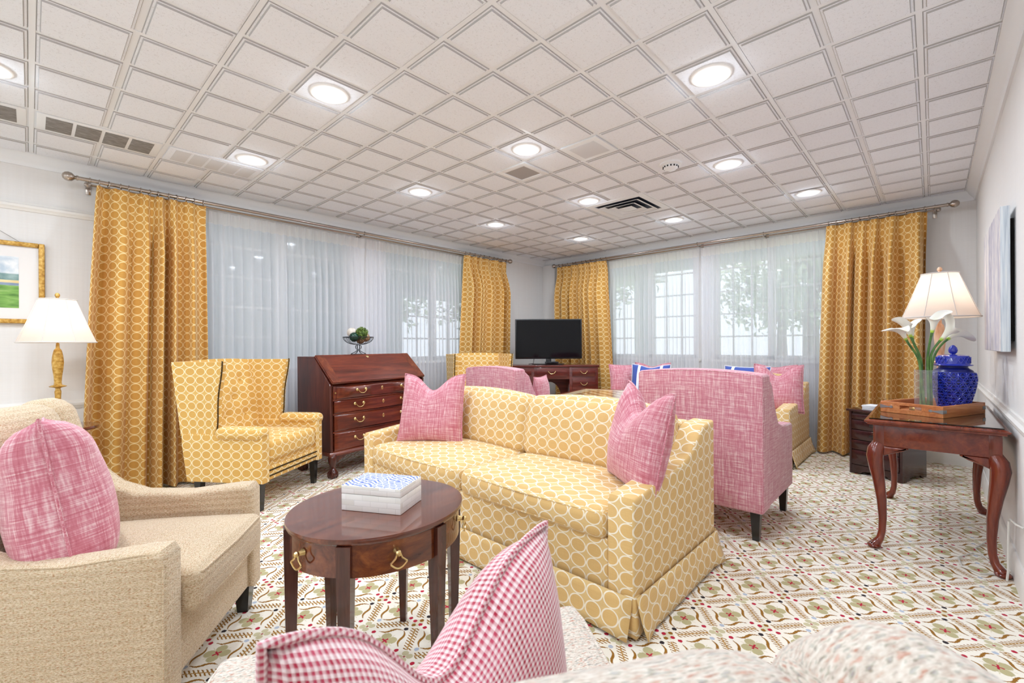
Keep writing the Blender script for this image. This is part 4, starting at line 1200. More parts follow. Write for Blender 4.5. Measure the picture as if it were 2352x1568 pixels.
# oval table and box ----------------------------------------------------------
OT = thing('oval_side_table', 'oval mahogany side table with brass pulls and six tapered legs', 'table', (.812, 1.392, 0), radians(7))
OA, OB, OZ = .293, .272, .56
b = B()
prof = [(0, 0), (1.0, 0), (1.0, .0), (1.004, -.006), (1.0, -.014), (.985, -.019), (0, -.019)]
b.lathe([(r_ * 1.0, z_) for r_, z_ in prof], 72, (0, 0, OZ), sx=OA, sy=OB); b.build('top', M_OVAL, OT)
ag = [YAW + pi - radians(7) + k * pi / 3 - radians(1) for k in range(6)]
EP = lambda a, s_=.955: (OA * s_ * cos(a), OB * s_ * sin(a))
def apron(a0, a1, name, mat, parent, s_=.955, z0=.447, z1=OZ - .02):
    b = B(); n_ = 18
    b.grid(lambda u, v: Vector(EP(a0 + (a1 - a0) * u, s_) + (z0 + (z1 - z0) * v,)), n_, 2, lambda u, v: (u * .28, v * .1))
    b.grid(lambda u, v: Vector(EP(a0 + (a1 - a0) * (1 - u), s_ - .06) + (z0 + (z1 - z0) * v,)), n_, 2)
    b.grid(lambda u, v: Vector(EP(a0 + (a1 - a0) * u, s_ - .06 + .06 * v) + (z0,)), n_, 1)
    for aa in (a0, a1): b.face([b.bm.verts.new(Vector(EP(aa, q) + (zz,))) for q, zz in ((s_, z0), (s_, z1), (s_ - .06, z1), (s_ - .06, z0))])
    return b.build(name, mat, parent, sharp=30, recalc=False)
for k in range(6):
    a0, a1 = ag[k] + .075, ag[(k + 1) % 6] - .075 + (2 * pi if k == 5 else 0)
    dr = apron(a0, a1, 'drawer' if k in (0, 1, 5) else 'apron', M_OVAL if k != 0 else wood('drawer_flame_wood', '3a150a', '6b3417', '965527', .2, .6), OT, .957 if k else .965)
    if k in (0, 1, 5):
        am = (a0 + a1) / 2; ex, ey = EP(am, .965); na = atan2(sin(am) / OB, cos(am) / OA)
        b = B(); b.tube([(0, 0, 0), (0, -.022, 0)], .004, 8); k0 = len(b.bm.verts)
        b.lathe([(0, .030), (.006, .028), (.009, .022), (.006, .015), (.010, .003), (.011, 0)], 14)
        b.bm.verts.ensure_lookup_table()
        for v in b.bm.verts[k0:]: v.co = Vector((v.co.x, -v.co.z, v.co.y))
        b.tube([(-.005, -.02, -.002), (-.010, -.021, -.014), (-.020, -.022, -.022), (-.024, -.022, -.026)], .0028, 7)
        b.tube([(.005, -.02, -.002), (.010, -.021, -.014), (.020, -.022, -.022), (.024, -.022, -.026)], .0028, 7)
        b.tube([(-.024 + .048 * t_ / 10, -.022, -.026 - .016 * sin(pi * t_ / 10)) for t_ in range(11)], .003, 7)
        q = b.build('handle', M_BRASS, dr); q.location = (ex, ey, .508); q.rotation_euler = (0, 0, na + pi / 2)
for a in ag:
    ex, ey = EP(a, .94); b = B()
    b.tube([(ex, ey, OZ - .02), (ex, ey, .44), (ex * .995, ey * .995, 0)], [.0225 * 1.3, .0215 * 1.3, .0125 * 1.3], 4, sq=True)
    Mz = Matrix.Translation((ex, ey, 0)) @ Matrix.Rotation(a, 4, 'Z') @ Matrix.Translation((-ex, -ey, 0))
    for v in b.bm.verts: v.co = Mz @ v.co
    b.build('leg', M_OVALV, OT, sharp=20)
# box : corners FL(.70,1.44) FR(.80,1.25) R(.932,1.318)
BXR = thing('keepsake_box', 'white bone-inlay box with a blue wave-patterned lid on the oval table', 'box', (.816, 1.376, OZ + .0005), atan2(1.249 - 1.439, .803 - .699))
BL, BW, BH = .215, .150, .082
def bonemat():
    M = Mat('white_bone_inlay', rough=.35)
    t = M.nt.nodes.new('ShaderNodeTexBrick'); M.nt.links.new(M.coord('UV', (1, 1, 1)), t.inputs['Vector'])
    t.inputs['Color1'].default_value = lin('f0efec'); t.inputs['Color2'].default_value = lin('dfddd4'); t.inputs['Mortar'].default_value = lin('d9d8d4')
    t.inputs['Scale'].default_value = 1.0; t.inputs['Brick Width'].default_value = .06; t.inputs['Row Height'].default_value = .018; t.inputs['Mortar Size'].default_value = .0008
    M.base(t.outputs[0]); return M.m
M_BONE = bonemat()
def bluemat():
    M = Mat('blue_wave_inlay', rough=.3)
    x, y, _ = M.xyz(M.coord('Object'))
    ay = y.abs(); ax = x.abs()
    w1 = (ax * 62.0).sin() * .006 + (M.noise(M.coord('Object', (1, 1, 1)), 26, 2) - .5) * .022
    f = ((ay * .9 + ax * .55 + w1) / .0145).frac()
    brk = ((ax * .9 - ay * .6) / .021 + (M.noise(M.coord('Object'), 60, 1) - .5) * .8).frac().below(.84, .06)
    M.base(M.mix(f.below(.52, .07) * brk, 'eceff2', '4a69bd')); return M.m
b = B(); b.box((-BL / 2, -BW / 2, 0), (BL / 2, BW / 2, BH * .66), .002); b.build('body', M_BONE, BXR)
b = B(); b.box((-BL / 2, -BW / 2, BH * .672), (BL / 2, BW / 2, BH), .002); ld = b.build('lid', M_BONE, BXR)
b = B(); b.box((-BL / 2 + .002, -BW / 2 + .002, BH - .001), (BL / 2 - .002, BW / 2 - .002, BH + .0012), .0006, 1); b.build('inlay', bluemat(), ld)

# television desk -------------------------------------------------------------
TD0 = FW * 5.75 + R0 * .47
TD = thing('kneehole_desk', 'mahogany kneehole desk with brass pulls carrying the television in the corner', 'desk', (TD0.x, TD0.y, 0), dirz(-FW.x, -FW.y))
TW, TDp, TH = 1.18, .42, .845
b = B(); b.box((-TW / 2 - .015, -.015, TH - .025), (TW / 2 + .015, TDp, TH), .006); b.build('top', M_TVD, TD)
kx = .225
for sg in (-1, 1):
    x0, x1 = sorted((sg * TW / 2, sg * kx))
    b = B(); b.box((x0, 0, .06), (x1, TDp - .01, TH - .025), .003); b.build('pedestal', M_TVD, TD)
    b = B(); b.box((x0 - .008, -.008, .0), (x1 + .008, TDp - .005, .06), .004); b.build('plinth', M_TVD, TD)
    for z0, z1 in ((.70, .805), (.53, .68), (.33, .51), (.09, .31)):
        b = B(); b.box((x0 + .035, -.010, z0), (x1 - .035, .005, z1), .004); d = b.build('drawer', M_TVD, TD)
        bail(d, (x0 + x1) / 2, -.010, (z0 + z1) / 2 + .014, .082, .028, False)
b = B(); b.box((-kx, .004, .665), (kx, TDp - .01, TH - .025), .002); b.build('apron', M_TVD, TD)
b = B(); b.box((-kx + .03, -.010, .69), (kx - .03, .008, .81), .004); d = b.build('drawer', M_TVD, TD); bail(d, 0, -.010, .765, .088, .03, False)
# rear panel with an arched opening
N_ = 14; arch = [(-kx, .0), (-kx, .67), (kx, .67), (kx, 0), (kx - .07, 0)] + [((kx - .07) * cos(pi * k / N_), .38 + (kx - .0) * .98 * sin(pi * k / N_)) for k in range(N_ + 1)] + [(-kx + .07, 0)]
b = B(); b.prism(arch, TDp - .03, TDp - .015, 'Y', 0); b.build('back_panel', M_TVD, TD)
TV0 = FW * 5.93 + R0 * .445
TV = thing('television', 'black flat-screen television on the corner desk, switched off', 'television', (TV0.x, TV0.y, TH), dirz(-FW.x, -FW.y) + radians(1))
b = B(); b.box((-.44, -.0, .075), (.44, .05, .60), .006); b.box((-.25, .045, .15), (.25, .085, .45), .02); b.build('housing', M_PLASTIC, TV)
b = B(); b.box((-.425, -.002, .098), (.425, .001, .586), 0); b.build('screen', M_SCREEN, TV)
b = B(); b.box((-.035, .01, .0), (.035, .05, .09), .006); b.prism([(-.17, -.09), (.17, -.09), (.22, .11), (-.22, .11)], .0, .012, 'Z', .004, 2); b.build('stand', M_PLASTIC, TV)
b = B(); b.tube([(-.16, .06, .2), (-.19, .09, .06), (-.2, .08, .01), (-.26, .10, .004)], .004, 6); b.build('cable', M_PLASTIC, TV)
q = TV0 - FW * .10 + R0 * .03
bbx = thing('set_top_box', 'small black box in front of the television stand', 'box', (q.x, q.y, TH + .0125), dirz(-FW.x, -FW.y))
b = B(); b.box((-.085, -.05, 0), (.085, .05, .03), .004); b.build('case', M_PLASTIC, bbx)
b = B(); b.box((-.06, -.052, .008), (.06, -.049, .022), .0005); b.build('front_panel', M_SCREEN, bbx)

# game table -------------------------------------------------------------------
ga = radians(13)
GT = thing('game_table', 'square wooden game table inlaid with a chessboard behind the middle sofa', 'table', (3.20, 1.92, 0), ga)
GW, GZ = .74, .70
def chess():
    M = Mat('chessboard_top', rough=.12, coat=.6)
    x, y, _ = M.xyz(M.coord('Object'))
    s_ = .062
    chk = ((x / s_).floor() + (y / s_).floor()).mod2()
    inb = (x.abs().max(y.abs())).lt(s_ * 4)
    light = M.ramp(M.noise(M.coord('Object', (4, 60, 1)), 1, 4), [(.3, 'd9ae78'), (.7, 'f0d3a6')])
    dark = M.ramp(M.noise(M.coord('Object', (60, 4, 1)), 1, 4), [(.3, '7a4322'), (.7, 'a5683a')])
    bd = M.ramp(M.noise(M.coord('Object', (3, 30, 1)), 1, 4), [(.3, 'd8bd92'), (.7, 'ecd9b8')])
    M.base(M.mix(inb, bd, M.mix(chk, light, dark))); return M.m
b = B(); b.box((-GW / 2 + .04, -GW / 2 + .04, GZ - .004), (GW / 2 - .04, GW / 2 - .04, GZ + .001), .0005, 1); b.build('chessboard', chess(), GT)
b = B()
for q in ((-1, 0), (1, 0), (0, -1), (0, 1)):
    if q[0]: x0, x1 = sorted((q[0] * GW / 2, q[0] * (GW / 2 - .04))); b.box((x0, -GW / 2, GZ - .022), (x1, GW / 2, GZ + .0025), .003)
    else: y0, y1 = sorted((q[1] * GW / 2, q[1] * (GW / 2 - .04))); b.box((-GW / 2 + .04, y0, GZ - .022), (GW / 2 - .04, y1, GZ + .0025), .003)
b.build('top_frame', M_CONS, GT)
b = B(); b.box((-GW / 2 + .03, -GW / 2 + .03, GZ - .11), (GW / 2 - .03, GW / 2 - .03, GZ - .02), .003); b.build('apron', M_CONS, GT)
legs(GT, [(sx * (GW / 2 - .055), sy * (GW / 2 - .055)) for sx in (-1, 1) for sy in (-1, 1)], GZ - .1, .026, .017, M_CONSV)

# console table on the right ---------------------------------------------------
CT = thing('console_table', 'cherry console table with cabriole legs and glass top along the right wall', 'table', (3.04, 0, 0))
X0, X1, Y0, Y1, CZ = 0.0, 1.20, -.262, .272, .70
b = B()
def rect(x0, x1, y0, y1, z): return [b.bm.verts.new(p) for p in ((x0, y0, z), (x1, y0, z), (x1, y1, z), (x0, y1, z))]
lev = [(.03, .664), (.012, .668), (.012, .674), (.004, .678), (0.0, .684), (.0, .688), (.016, .694), (.02, .6955)]
R_ = [rect(X0 + d, X1 - d, Y0 + d, Y1 - d, z) for d, z in lev]
for A, C in zip(R_, R_[1:]):
    for k in range(4): b.face((A[k], A[(k + 1) % 4], C[(k + 1) % 4], C[k]))
b.face(R_[0][::-1]); b.face(R_[-1]); b.build('top', M_CONS, CT, sharp=20)
b = B(); b.box((X0 + .02, Y0 + .02, .6958), (X1 - .02, Y1 - .02, .7015), .001, 1); b.build('glass_top', M_GLASS, CT)
ax0, ax1, ay0, ay1 = X0 + .055, X1 - .07, Y0 + .025, Y1 - .035
for q in ((ax0, ax0 + .02, ay0 + .04, ay1 - .04), (ax1 - .02, ax1, ay0 + .04, ay1 - .04), (ax0 + .04, ax1 - .04, ay0, ay0 + .02), (ax0 + .04, ax1 - .04, ay1 - .02, ay1)):
    b = B(); b.box((q[0], q[2], .553), (q[1], q[3], .665), .002); b.build('apron', M_CONS, CT)
for x, sx in ((ax0, 1), (ax1, -1)):
    for y, sy in ((ay0, 1), (ay1, -1)):
        b = B()
        xa, xb = sorted((x - sx * .001, x + sx * .045)); ya, yb = sorted((y - sy * .001, y + sy * .045))
        b.box((xa, ya, .545), (xb, yb, .665), .003)
        cx_, cy_ = x + sx * .023, y + sy * .023
        path = [(.0, .56, .030), (.010, .53, .037), (.014, .495, .037), (.010, .44, .033), (.002, .36, .027), (-.006, .26, .022), (-.009, .16, .018), (-.007, .09, .0165), (-.001, .05, .0175), (.010, .026, .022), (.018, .012, .026)]
        b.tube([(cx_ - sx * o_ * 1.0, cy_ - sy * o_ * 1.3, z_) for o_, z_, _ in path], [r_ for _, _, r_ in path], 14)
        k0 = len(b.bm.verts)
        b.lathe([(0, 0), (.022, .0), (.030, .008), (.031, .014), (.024, .022), (0, .03)], 18, (cx_ - sx * .018, cy_ - sy * .023, 0))
        lg = b.build('leg', M_CONSV, CT, sharp=45)
        for dirn in (0, 1):
            L = .10
            if dirn == 0:
                pl = [(cy_ + sy * .015, .553), (cy_ + sy * (.02 + L), .553), (cy_ + sy * (.02 + L), .545), (cy_ + sy * (.01 + L * .8), .528), (cy_ + sy * (.02 + L * .35), .515), (cy_ + sy * .015, .497)]
                bb = B(); bb.prism(pl, *sorted((x + sx * .001, x + sx * .04)), 'X', .01, 3)
            else:
                pl = [(cx_ + sx * .015, .553), (cx_ + sx * (.02 + L), .553), (cx_ + sx * (.02 + L), .545), (cx_ + sx * (.01 + L * .8), .528), (cx_ + sx * (.02 + L * .35), .515), (cx_ + sx * .015, .497)]
                bb = B(); bb.prism(pl, *sorted((y + sy * .001, y + sy * .04)), 'Y', .01, 3)
            bb.build('knee_block', M_CONSV, lg)

# tray on the console -----------------------------------------------------------
TR = thing('serving_tray', 'orange wooden tray with slot handles and metal straps on the console table', 'tray', (3.52, .005, .7017), radians(-24.2))
TL, TWd, THt = .43, .29, .062
b = B(); b.box((-TL / 2 + .008, -TWd / 2 + .008, 0), (TL / 2 - .008, TWd / 2 - .008, .012), .001); b.build('base', M_TRAY, TR)
for sg in (-1, 1):
    b = B(); y0, y1 = sorted((sg * TWd / 2, sg * (TWd / 2 - .014))); b.box((-TL / 2 + .014, y0, 0), (TL / 2 - .014, y1, THt), .002); b.build('long_side', M_TRAY, TR)
    x0, x1 = sorted((sg * TL / 2, sg * (TL / 2 - .014)))
    b = B()
    for q in ((-TWd / 2, TWd / 2, 0, .024), (-TWd / 2, TWd / 2, .046, THt), (-TWd / 2, -.05, .024, .046), (.05, TWd / 2, .024, .046)): b.box((x0, q[0], q[2]), (x1, q[1], q[3]), .0012, 1)
    s_ = b.build('end_side', M_TRAY, TR)
    xo = sg * (TL / 2 + .0005)
    b = B(); b.box((min(xo, xo + sg * .002), -.022, .027), (max(xo, xo + sg * .002), .004, .043), .001); b.build('latch', M_BRASS, s_)
    for sy in (-1, 1):
        b = B()
        pl = [(sy * TWd / 2, .022), (sy * TWd / 2, .044), (sy * (TWd / 2 - .03), .038), (sy * (TWd / 2 - .045), .036), (sy * (TWd / 2 - .052), .042), (sy * (TWd / 2 - .062), .038), (sy * (TWd / 2 - .062), .030), (sy * (TWd / 2 - .052), .026), (sy * (TWd / 2 - .045), .031), (sy * (TWd / 2 - .03), .028)]
        b.prism(pl, *sorted((xo, xo + sg * .0018)), 'X', 0)
        yo = sy * (TWd / 2 + .0002)
        b.box((min(sg * (TL / 2 - .03), sg * TL / 2), min(yo, yo + sy * .0018), .024), (max(sg * (TL / 2 - .03), sg * TL / 2), max(yo, yo + sy * .0018), .042), .0005)
        b.build('corner_strap', M_STEEL, s_)

# vase, lilies, ginger jar --------------------------------------------------------
VX, VY, VZ = 3.475, .03, .7142
VS = thing('glass_vase', 'clear straight-sided glass vase of calla lilies on the tray', 'vase', (VX, VY, VZ))
b = B(); b.lathe([(0, .004), (.046, .004), (.050, .008), (.050, .232), (.048, .233)], 40); b.build('cylinder', M_VASE, VS)
M_STEM = speck('lily_stem', '3f6a36', '6a9448', 20); M_STEM.node_tree.nodes  # noqa
def callamat():
    M = Mat('calla_white', rough=.45, spec=.3)
    z = M.xyz(M.coord('UV'))[1]
    M.base(M.ramp(z, [(0, 'a9d03a'), (.10, 'b9d960'), (.2, 'efeedd'), (1, 'f6f3ea')])); M.b.inputs['Subsurface Weight'].default_value = .08
    return M.m
M_CALLA = callamat()
def calla(label, bl, bz, bd, al, az, tipdir, L=.085, flare=1.0, foot=(0, 0)):
    """bl,bz,bd: bloom base offset right / height / depth from the vase axis; al,az axis direction"""
    r = thing('calla_lily', label, 'flower', (VX, VY, VZ), 0, 'white calla lilies in the vase')
    P = lambda l, d, z: Vector(R0 * l + FW * d) + Vector((0, 0, z))
    base = P(bl, bd, bz - VZ)
    axis = P(al, .12 * (1 if bd > 0 else -1), az).normalized()
    f0 = P(foot[0], foot[1], .018); mid = P(bl * .28 + foot[0] * .1, bd * .3, .26)
    pts = []
    for k in range(17):
        t = k / 16
        if t < .6:
            q = t / .6; pts.append(f0.lerp(mid, q))
        else:
            q = (t - .6) / .4; c1 = mid + (mid - f0) * .25; c2 = base - axis * .06
            pts.append(mid * (1 - q) ** 3 + c1 * 3 * q * (1 - q) ** 2 + c2 * 3 * q * q * (1 - q) + base * q ** 3)
    b = B(); b.tube(pts, [.0062] * 12 + [.006, .006, .0058, .006, .0068], 9); b.build('stem', M_STEM, r)
    td = P(tipdir[0], tipdir[2] if len(tipdir) > 2 else 0, tipdir[1]); td = (td - axis * td.dot(axis)).normalized(); bn = axis.cross(td)
    def fn(u, v):
        a = 2 * pi * u
        tip = max(0, cos(a)); c = cos(a)
        rr = .0075 + .012 * v + .020 * flare * v ** 3.2
        h = 1.15 * L * v * (1 + .22 * c * v) 
        rr += .045 * flare * (tip ** 5) * v ** 5
        h += .012 * tip ** 6 * v ** 4 - .02 * v ** 3 * (1 - tip) * (abs(sin(a)) ** 2)
        cur = .006 * sin(3 * a) * v ** 4
        return base + axis * (h + cur) + (td * cos(a) + bn * sin(a)) * rr
    b = B(); b.grid(fn, 36, 14, lambda u, v: (u, v), wrap=True)
    bl_ = b.build('bloom', M_CALLA, r, sharp=0, recalc=False)
    b = B(); b.tube([base + axis * .02, base + axis * L * .75], [.004, .003], 7); b.build('spadix', Mat('spadix_yellow', rough=.7, color='e2c24a').m, r)
calla('calla lily pointing far left, leftmost in the vase', -.120, 1.120, -.01, -.55, .83, (-1, .05), .075, 1.1, (-.015, -.01))
calla('second calla lily from the left, upright with a curled lip', -.066, 1.135, .02, -.28, .95, (-.3, .3), .085, .8, (-.02, .01))
calla('small calla lily tucked behind the second from the left', -.040, 1.128, .04, -.05, 1, (.6, .1), .07, .7, (-.005, .015))
calla('tallest calla lily in the middle, lip swept up to the right', .018, 1.158, -.02, .12, 1, (1, .45), .088, 1.0, (.0, -.018))
calla('calla lily leaning right with ruffled mouth, right of the tallest', .064, 1.112, -.02, .62, .80, (.25, .9), .095, .95, (.022, -.012))
calla('calla lily reaching farthest right over the blue jar', .132, 1.118, .01, .82, .50, (1, -.15), .085, 1.15, (.02, .014))

GJ = thing('ginger_jar', 'cobalt blue pierced ginger jar with lid on the tray', 'jar', (3.605, -.085, VZ))
prof = [(0, 0), (.060, 0), (.062, .01), (.068, .04), (.079, .085), (.090, .135), (.095, .175), (.093, .205), (.083, .228), (.066, .240), (.062, .246), (.062, .256)]
b = B(); b.lathe(prof, 48); b.lathe([(.062, .256), (.056, .256), (.056, .02), (0, .02)], 24)
b.build('body', M_COBALTD, GJ)
import bisect
def rad_at(z):
    for (r0, z0_), (r1, z1_) in zip(prof[1:], prof[2:]):
        if z0_ <= z <= z1_ and z1_ > z0_: return r0 + (r1 - r0) * (z - z0_) / (z1_ - z0_)
    return .06
b = B()
def onjar(a, z, e=.003): r_ = rad_at(z) + e; return (r_ * cos(a), r_ * sin(a), z)
NS, rowsz = 16, [.03, .064, .098, .132, .166, .200]
for i, z in enumerate(rowsz):
    for k in range(NS):
        a = 2 * pi * (k + .5 * (i % 2)) / NS; da = pi / NS * 1.02; dz = .018
        for s_ in range(4):
            an = s_ * pi / 4
            p = [onjar(a + da * cos(an) * t_, min(.228, max(.006, z + dz * sin(an) * t_))) for t_ in (-1, -.5, 0, .5, 1)]
            b.tube(p, .0031, 5, cap=False)
for z in [.012, .047, .081, .115, .149, .183, .217]: b.tube([onjar(2 * pi * k / 40, z) for k in range(40)], .0028, 5, closed=True)
b.build('lattice', M_COBALT, GJ)['kind'] = 'stuff'
b = B(); b.lathe([(.068, .252), (.082, .256), (.085, .260), (.080, .264), (.072, .266), (.071, .30), (.066, .312), (.05, .317), (0, .320)], 40)
for k in range(22):
    a = 2 * pi * k / 22
    for s_ in (-1, 1): b.tube([(.0725 * cos(a + s_ * q), .0725 * sin(a + s_ * q), z_) for q, z_ in ((-.14, .27), (0, .287), (.14, .304))], .002, 4, cap=False)
ld = b.build('lid', M_COBALT, GJ)
b = B(); b.lathe([(.012, .318), (.010, .322), (.018, .330), (.021, .343), (.017, .358), (.008, .370), (0, .374)], 24); b.build('finial', M_COBALT, ld)

# lamps -----------------------------------------------------------------------
def lamp(label, loc, mat, group='matching table lamps'):
    r = thing('table_lamp', label, 'lamp', loc, 0, group)
    zb = .565
    b = B(); b.lathe([(0, 0), (.075, 0), (.078, .006), (.072, .016), (.045, .024), (.026, .034), (.018, .05), (.014, .09), (.013, .16), (.015, .20), (.017, .235), (.012, .255), (.017, .262), (.04, .268), (.044, .272), (.02, .282), (.018, .30), (.021, .34), (.027, .39), (.030, .43), (.027, .47), (.022, .50), (.018, .515), (.010, .525), (.008, .56), (0, .56)], 20)
    b.build('base', mat, r)
    b = B(); b.tube([(0, 0, .55), (0, 0, zb + .285)], .004, 8); b.lathe([(0, .0), (.022, .004), (.03, .008), (.02, .012), (.008, .014), (.008, .02), (.013, .026), (.013, .036), (.007, .046), (0, .048)], 16, (0, 0, zb + .283)); b.build('finial', mat, r)
    n = 8; rb, rt, h = .1925, .095, .285
    def sh(u, v):
        a = 2 * pi * u + pi / 8
        k = (u * n) % 1.0; k = min(k, 1 - k) * 2
        rr = rb + (rt - rb) * v + .006 * (1 - v) ** 3; rr *= 1 - .045 * sin(pi * ((u * n) % 1.0)) ** 1.0 * .7
        return Vector((rr * cos(a), rr * sin(a), zb + h * v))
    b = B(); b.grid(sh, n * 6, 8, wrap=True); s_ = b.build('shade', M_SHADE, r, sharp=0, recalc=False)
    for v in (0, 1):
        b = B(); b.tube([sh(k / 48, v) for k in range(48)], .0042, 6, closed=True); b.build('shade_rim', M_SHADETRIM, s_)
    b = B()
    for k in range(n): b.tube([sh(k / n, v / 8) for v in range(9)], .0022, 5)
    b.build('rib', M_SHADETRIM, s_)
    b = B(); b.lathe([(.010, .0), (.012, .02), (.028, .06), (.030, .08), (.022, .10), (0, .11)], 16, (0, 0, zb + .02)); b.build('bulb', Mat('warm_bulb', rough=.4, color='ffffff').emit('ffdcae', 3.0).m, r)
    l = bpy.data.lights.new('lamp_or_fill_light', 'POINT'); l.energy = LAMP_W; l.color = (1, .87, .74); l.shadow_soft_size = .035
    o = bpy.data.objects.new('lamp_or_fill_light', l); COL.objects.link(o); o.parent = r; o.location = (0, 0, zb + .15)
    return r
lamp('lamp with a blush base and panelled ivory shade, behind the lilies on the console table', (4.06, -.035, .7017), M_BLUSH)
lamp('lamp with a turned gilt base and panelled ivory shade, by the left wall', (.123, 4.12, .595), M_GILT).scale = (.96, .96, .96)
ST = thing('end_table', 'small round end table under the left lamp, hidden by the tweed armchair', 'table', (.123, 4.12, 0))
b = B(); b.lathe([(0, .574), (.20, .574), (.205, .584), (.20, .594), (0, .594)], 36); b.build('top', M_OVAL, ST)
b = B(); b.lathe([(0, .0), (.14, .0), (.14, .02), (.04, .04), (.022, .10), (.02, .40), (.035, .52), (.06, .574), (0, .574)], 24); b.build('pedestal', M_OVALV, ST)

# dark cabinet and papers ---------------------------------------------------------
CB = thing('small_cabinet', 'small dark cherry drawer cabinet behind the console table', 'cabinet', (4.70, .352, 0), radians(-110))
CWd, CD, CH = .37, .40, .545
b = B(); b.box((-CWd / 2 - .018, -.018, CH - .02), (CWd / 2 + .018, CD + .01, CH), .006); b.build('top', M_CAB, CB)
for sg in (-1, 1):
    x0, x1 = sorted((sg * CWd / 2, sg * (CWd / 2 - .016)))
    pl = [(0, 0), (0, CH - .02), (CD, CH - .02), (CD, 0), (CD - .07, 0), (CD - .10, .022), (CD / 2, .035), (.10, .022), (.07, 0)]
    b = B(); b.prism(pl, x0, x1, 'X', .001, 1); b.build('side', M_CAB, CB)
b = B(); b.box((-CWd / 2 + .016, .012, .07), (CWd / 2 - .016, CD, CH - .02), 0); b.build('carcass', M_CAB, CB)
pl = [(-CWd / 2 + .016, 0), (-CWd / 2 + .016, .075), (CWd / 2 - .016, .075), (CWd / 2 - .016, 0), (CWd / 2 - .07, 0), (CWd / 2 - .10, .025), (0, .038), (-CWd / 2 + .10, .025), (-CWd / 2 + .07, 0)]
b = B(); b.prism(pl, .002, .016, 'Y', .001, 1); b.build('plinth', M_CAB, CB)
z = .082
for hgt in (.125, .085, .085, .085, .05):
    b = B(); b.box((-CWd / 2 + .018, -.004, z), (CWd / 2 - .018, .014, z + hgt - .006), .004); d = b.build('drawer', M_CAB, CB)
    b = B(); b.box((-.035, -.012, z + hgt * .5 - .008), (.035, -.003, z + hgt * .5 + .006), .003); b.build('handle', M_BLACK, d)
    z += hgt
PP = thing('napkin_stack', 'small stack of white papers on the dark cabinet', 'paper', (4.80, .37, CH + .0005), radians(-20))
for k in range(6):
    b = B(); b.box((-.07, -.05, .0065 * k), (.07, .05, .0065 * k + .0048), .002); q = b.build('sheet', Mat('white_paper', rough=.8, color='eceef2').m if k == 0 else PPM, PP); PPM = q.data.materials[0]
    q.rotation_euler = (0, 0, random.uniform(-.12, .12))

# pictures -----------------------------------------------------------------------
FR = thing('framed_landscape', 'gilt-framed watercolour landscape with wide mat on the left wall', 'picture', (-.31, YL - .003, 1.548))
fw_, fh_ = .385, .278
b = B(); s_ = .030
for q in ((-fw_, -fw_ + s_, -fh_, fh_), (fw_ - s_, fw_, -fh_, fh_), (-fw_ + s_, fw_ - s_, -fh_, -fh_ + s_), (-fw_ + s_, fw_ - s_, fh_ - s_, fh_)):
    b.box((q[0], -.030, q[2]), (q[1], 0, q[3]), .006, 3)
b.build('frame', M_GILT, FR)
b = B(); b.box((-fw_ + s_, -.012, -fh_ + s_), (fw_ - s_, -.004, fh_ - s_), 0); b.build('mat', Mat('white_mat_board', rough=.8, color='ebe7e4').m, FR)
def landscape():
    M = Mat('watercolour_print', rough=.7)
    x, y, z = M.xyz(M.coord('Object'))
    n = M.noise(M.coord('Object', (8, 1, 30)), 1, 4); n2 = M.noise(M.coord('Object', (14, 1, 14)), 1, 3); n3 = M.noise(M.coord('Object', (5, 1, 5)), 1, 2)
    sky_ = M.ramp(n2, [(.35, 'b9c9d6'), (.6, 'e9ecee')]); hill = M.ramp(n2, [(.35, '4f7a78'), (.7, '9fb7b4')])
    sand = M.ramp(n, [(.3, 'd9b876'), (.7, 'ead9a8')]); water = M.ramp(n, [(.3, '6d7f9c'), (.7, '9aa9bd')]); grass = M.ramp(n, [(.3, '4c7a33'), (.55, '7fae55'), (.75, 'b4cd8c')])
    c = M.mix((z + (n3 - .5) * .03).below(.060, .004), sky_, hill)
    c = M.mix((z + (n2 - .5) * .01).below(.014, .002), c, sand); c = M.mix((z + (n2 - .5) * .008).below(-.004, .002), c, water)
    c = M.mix((z + (n2 - .5) * .008).below(-.022, .003), c, grass)
    M.base(c); return M.m
b = B(); b.box((-.262, -.0135, -.174), (.262, -.0115, .174), 0); b.build('print', landscape(), FR)
b = B(); b.tube([(-.28, -.012, fh_ - .01), (0, -.008, fh_ + .19), (.28, -.012, fh_ - .01)], .0015, 5); b.build('wire', M_STEEL, FR)
CV = thing('canvas_painting', 'deep-edged pale grey canvas painting on the right wall', 'picture', (3.545, YR + .004, 1.398))
def canvasmat(front):
    M = Mat('canvas_front' if front else 'canvas_edge', rough=.75)
    if front:
        n = M.noise(M.coord('Object', (9, 1, 1.2)), 1, 4, .6, .6); n2 = M.noise(M.coord('Object', (40, 1, 16)), 1, 3)
        M.base(M.ramp(n * .7 + n2 * .3, [(.34, '8f8b99'), (.46, 'bcb8c4'), (.56, 'd9d3d2'), (.68, 'efeae6')]))
    else:
        n = M.noise(M.coord('Object', (120, 120, 5)), 1, 3); M.base(M.ramp(n, [(.3, 'b4bfca'), (.5, 'cfd8e0'), (.7, 'e2e7ea')]))
    return M.m
b = B(); b.box((-.435, .014, -.342), (.435, .046, .342), .002); b.build('edge', canvasmat(False), CV)
b = B(); b.box((-.433, .0455, -.340), (.433, .0475, .340), 0); b.build('painted_face', canvasmat(True), CV)
b = B(); b.box((-.38, -.002, -.29), (.38, .015, .29), 0); b.build('stretcher', M_SOIL, CV)

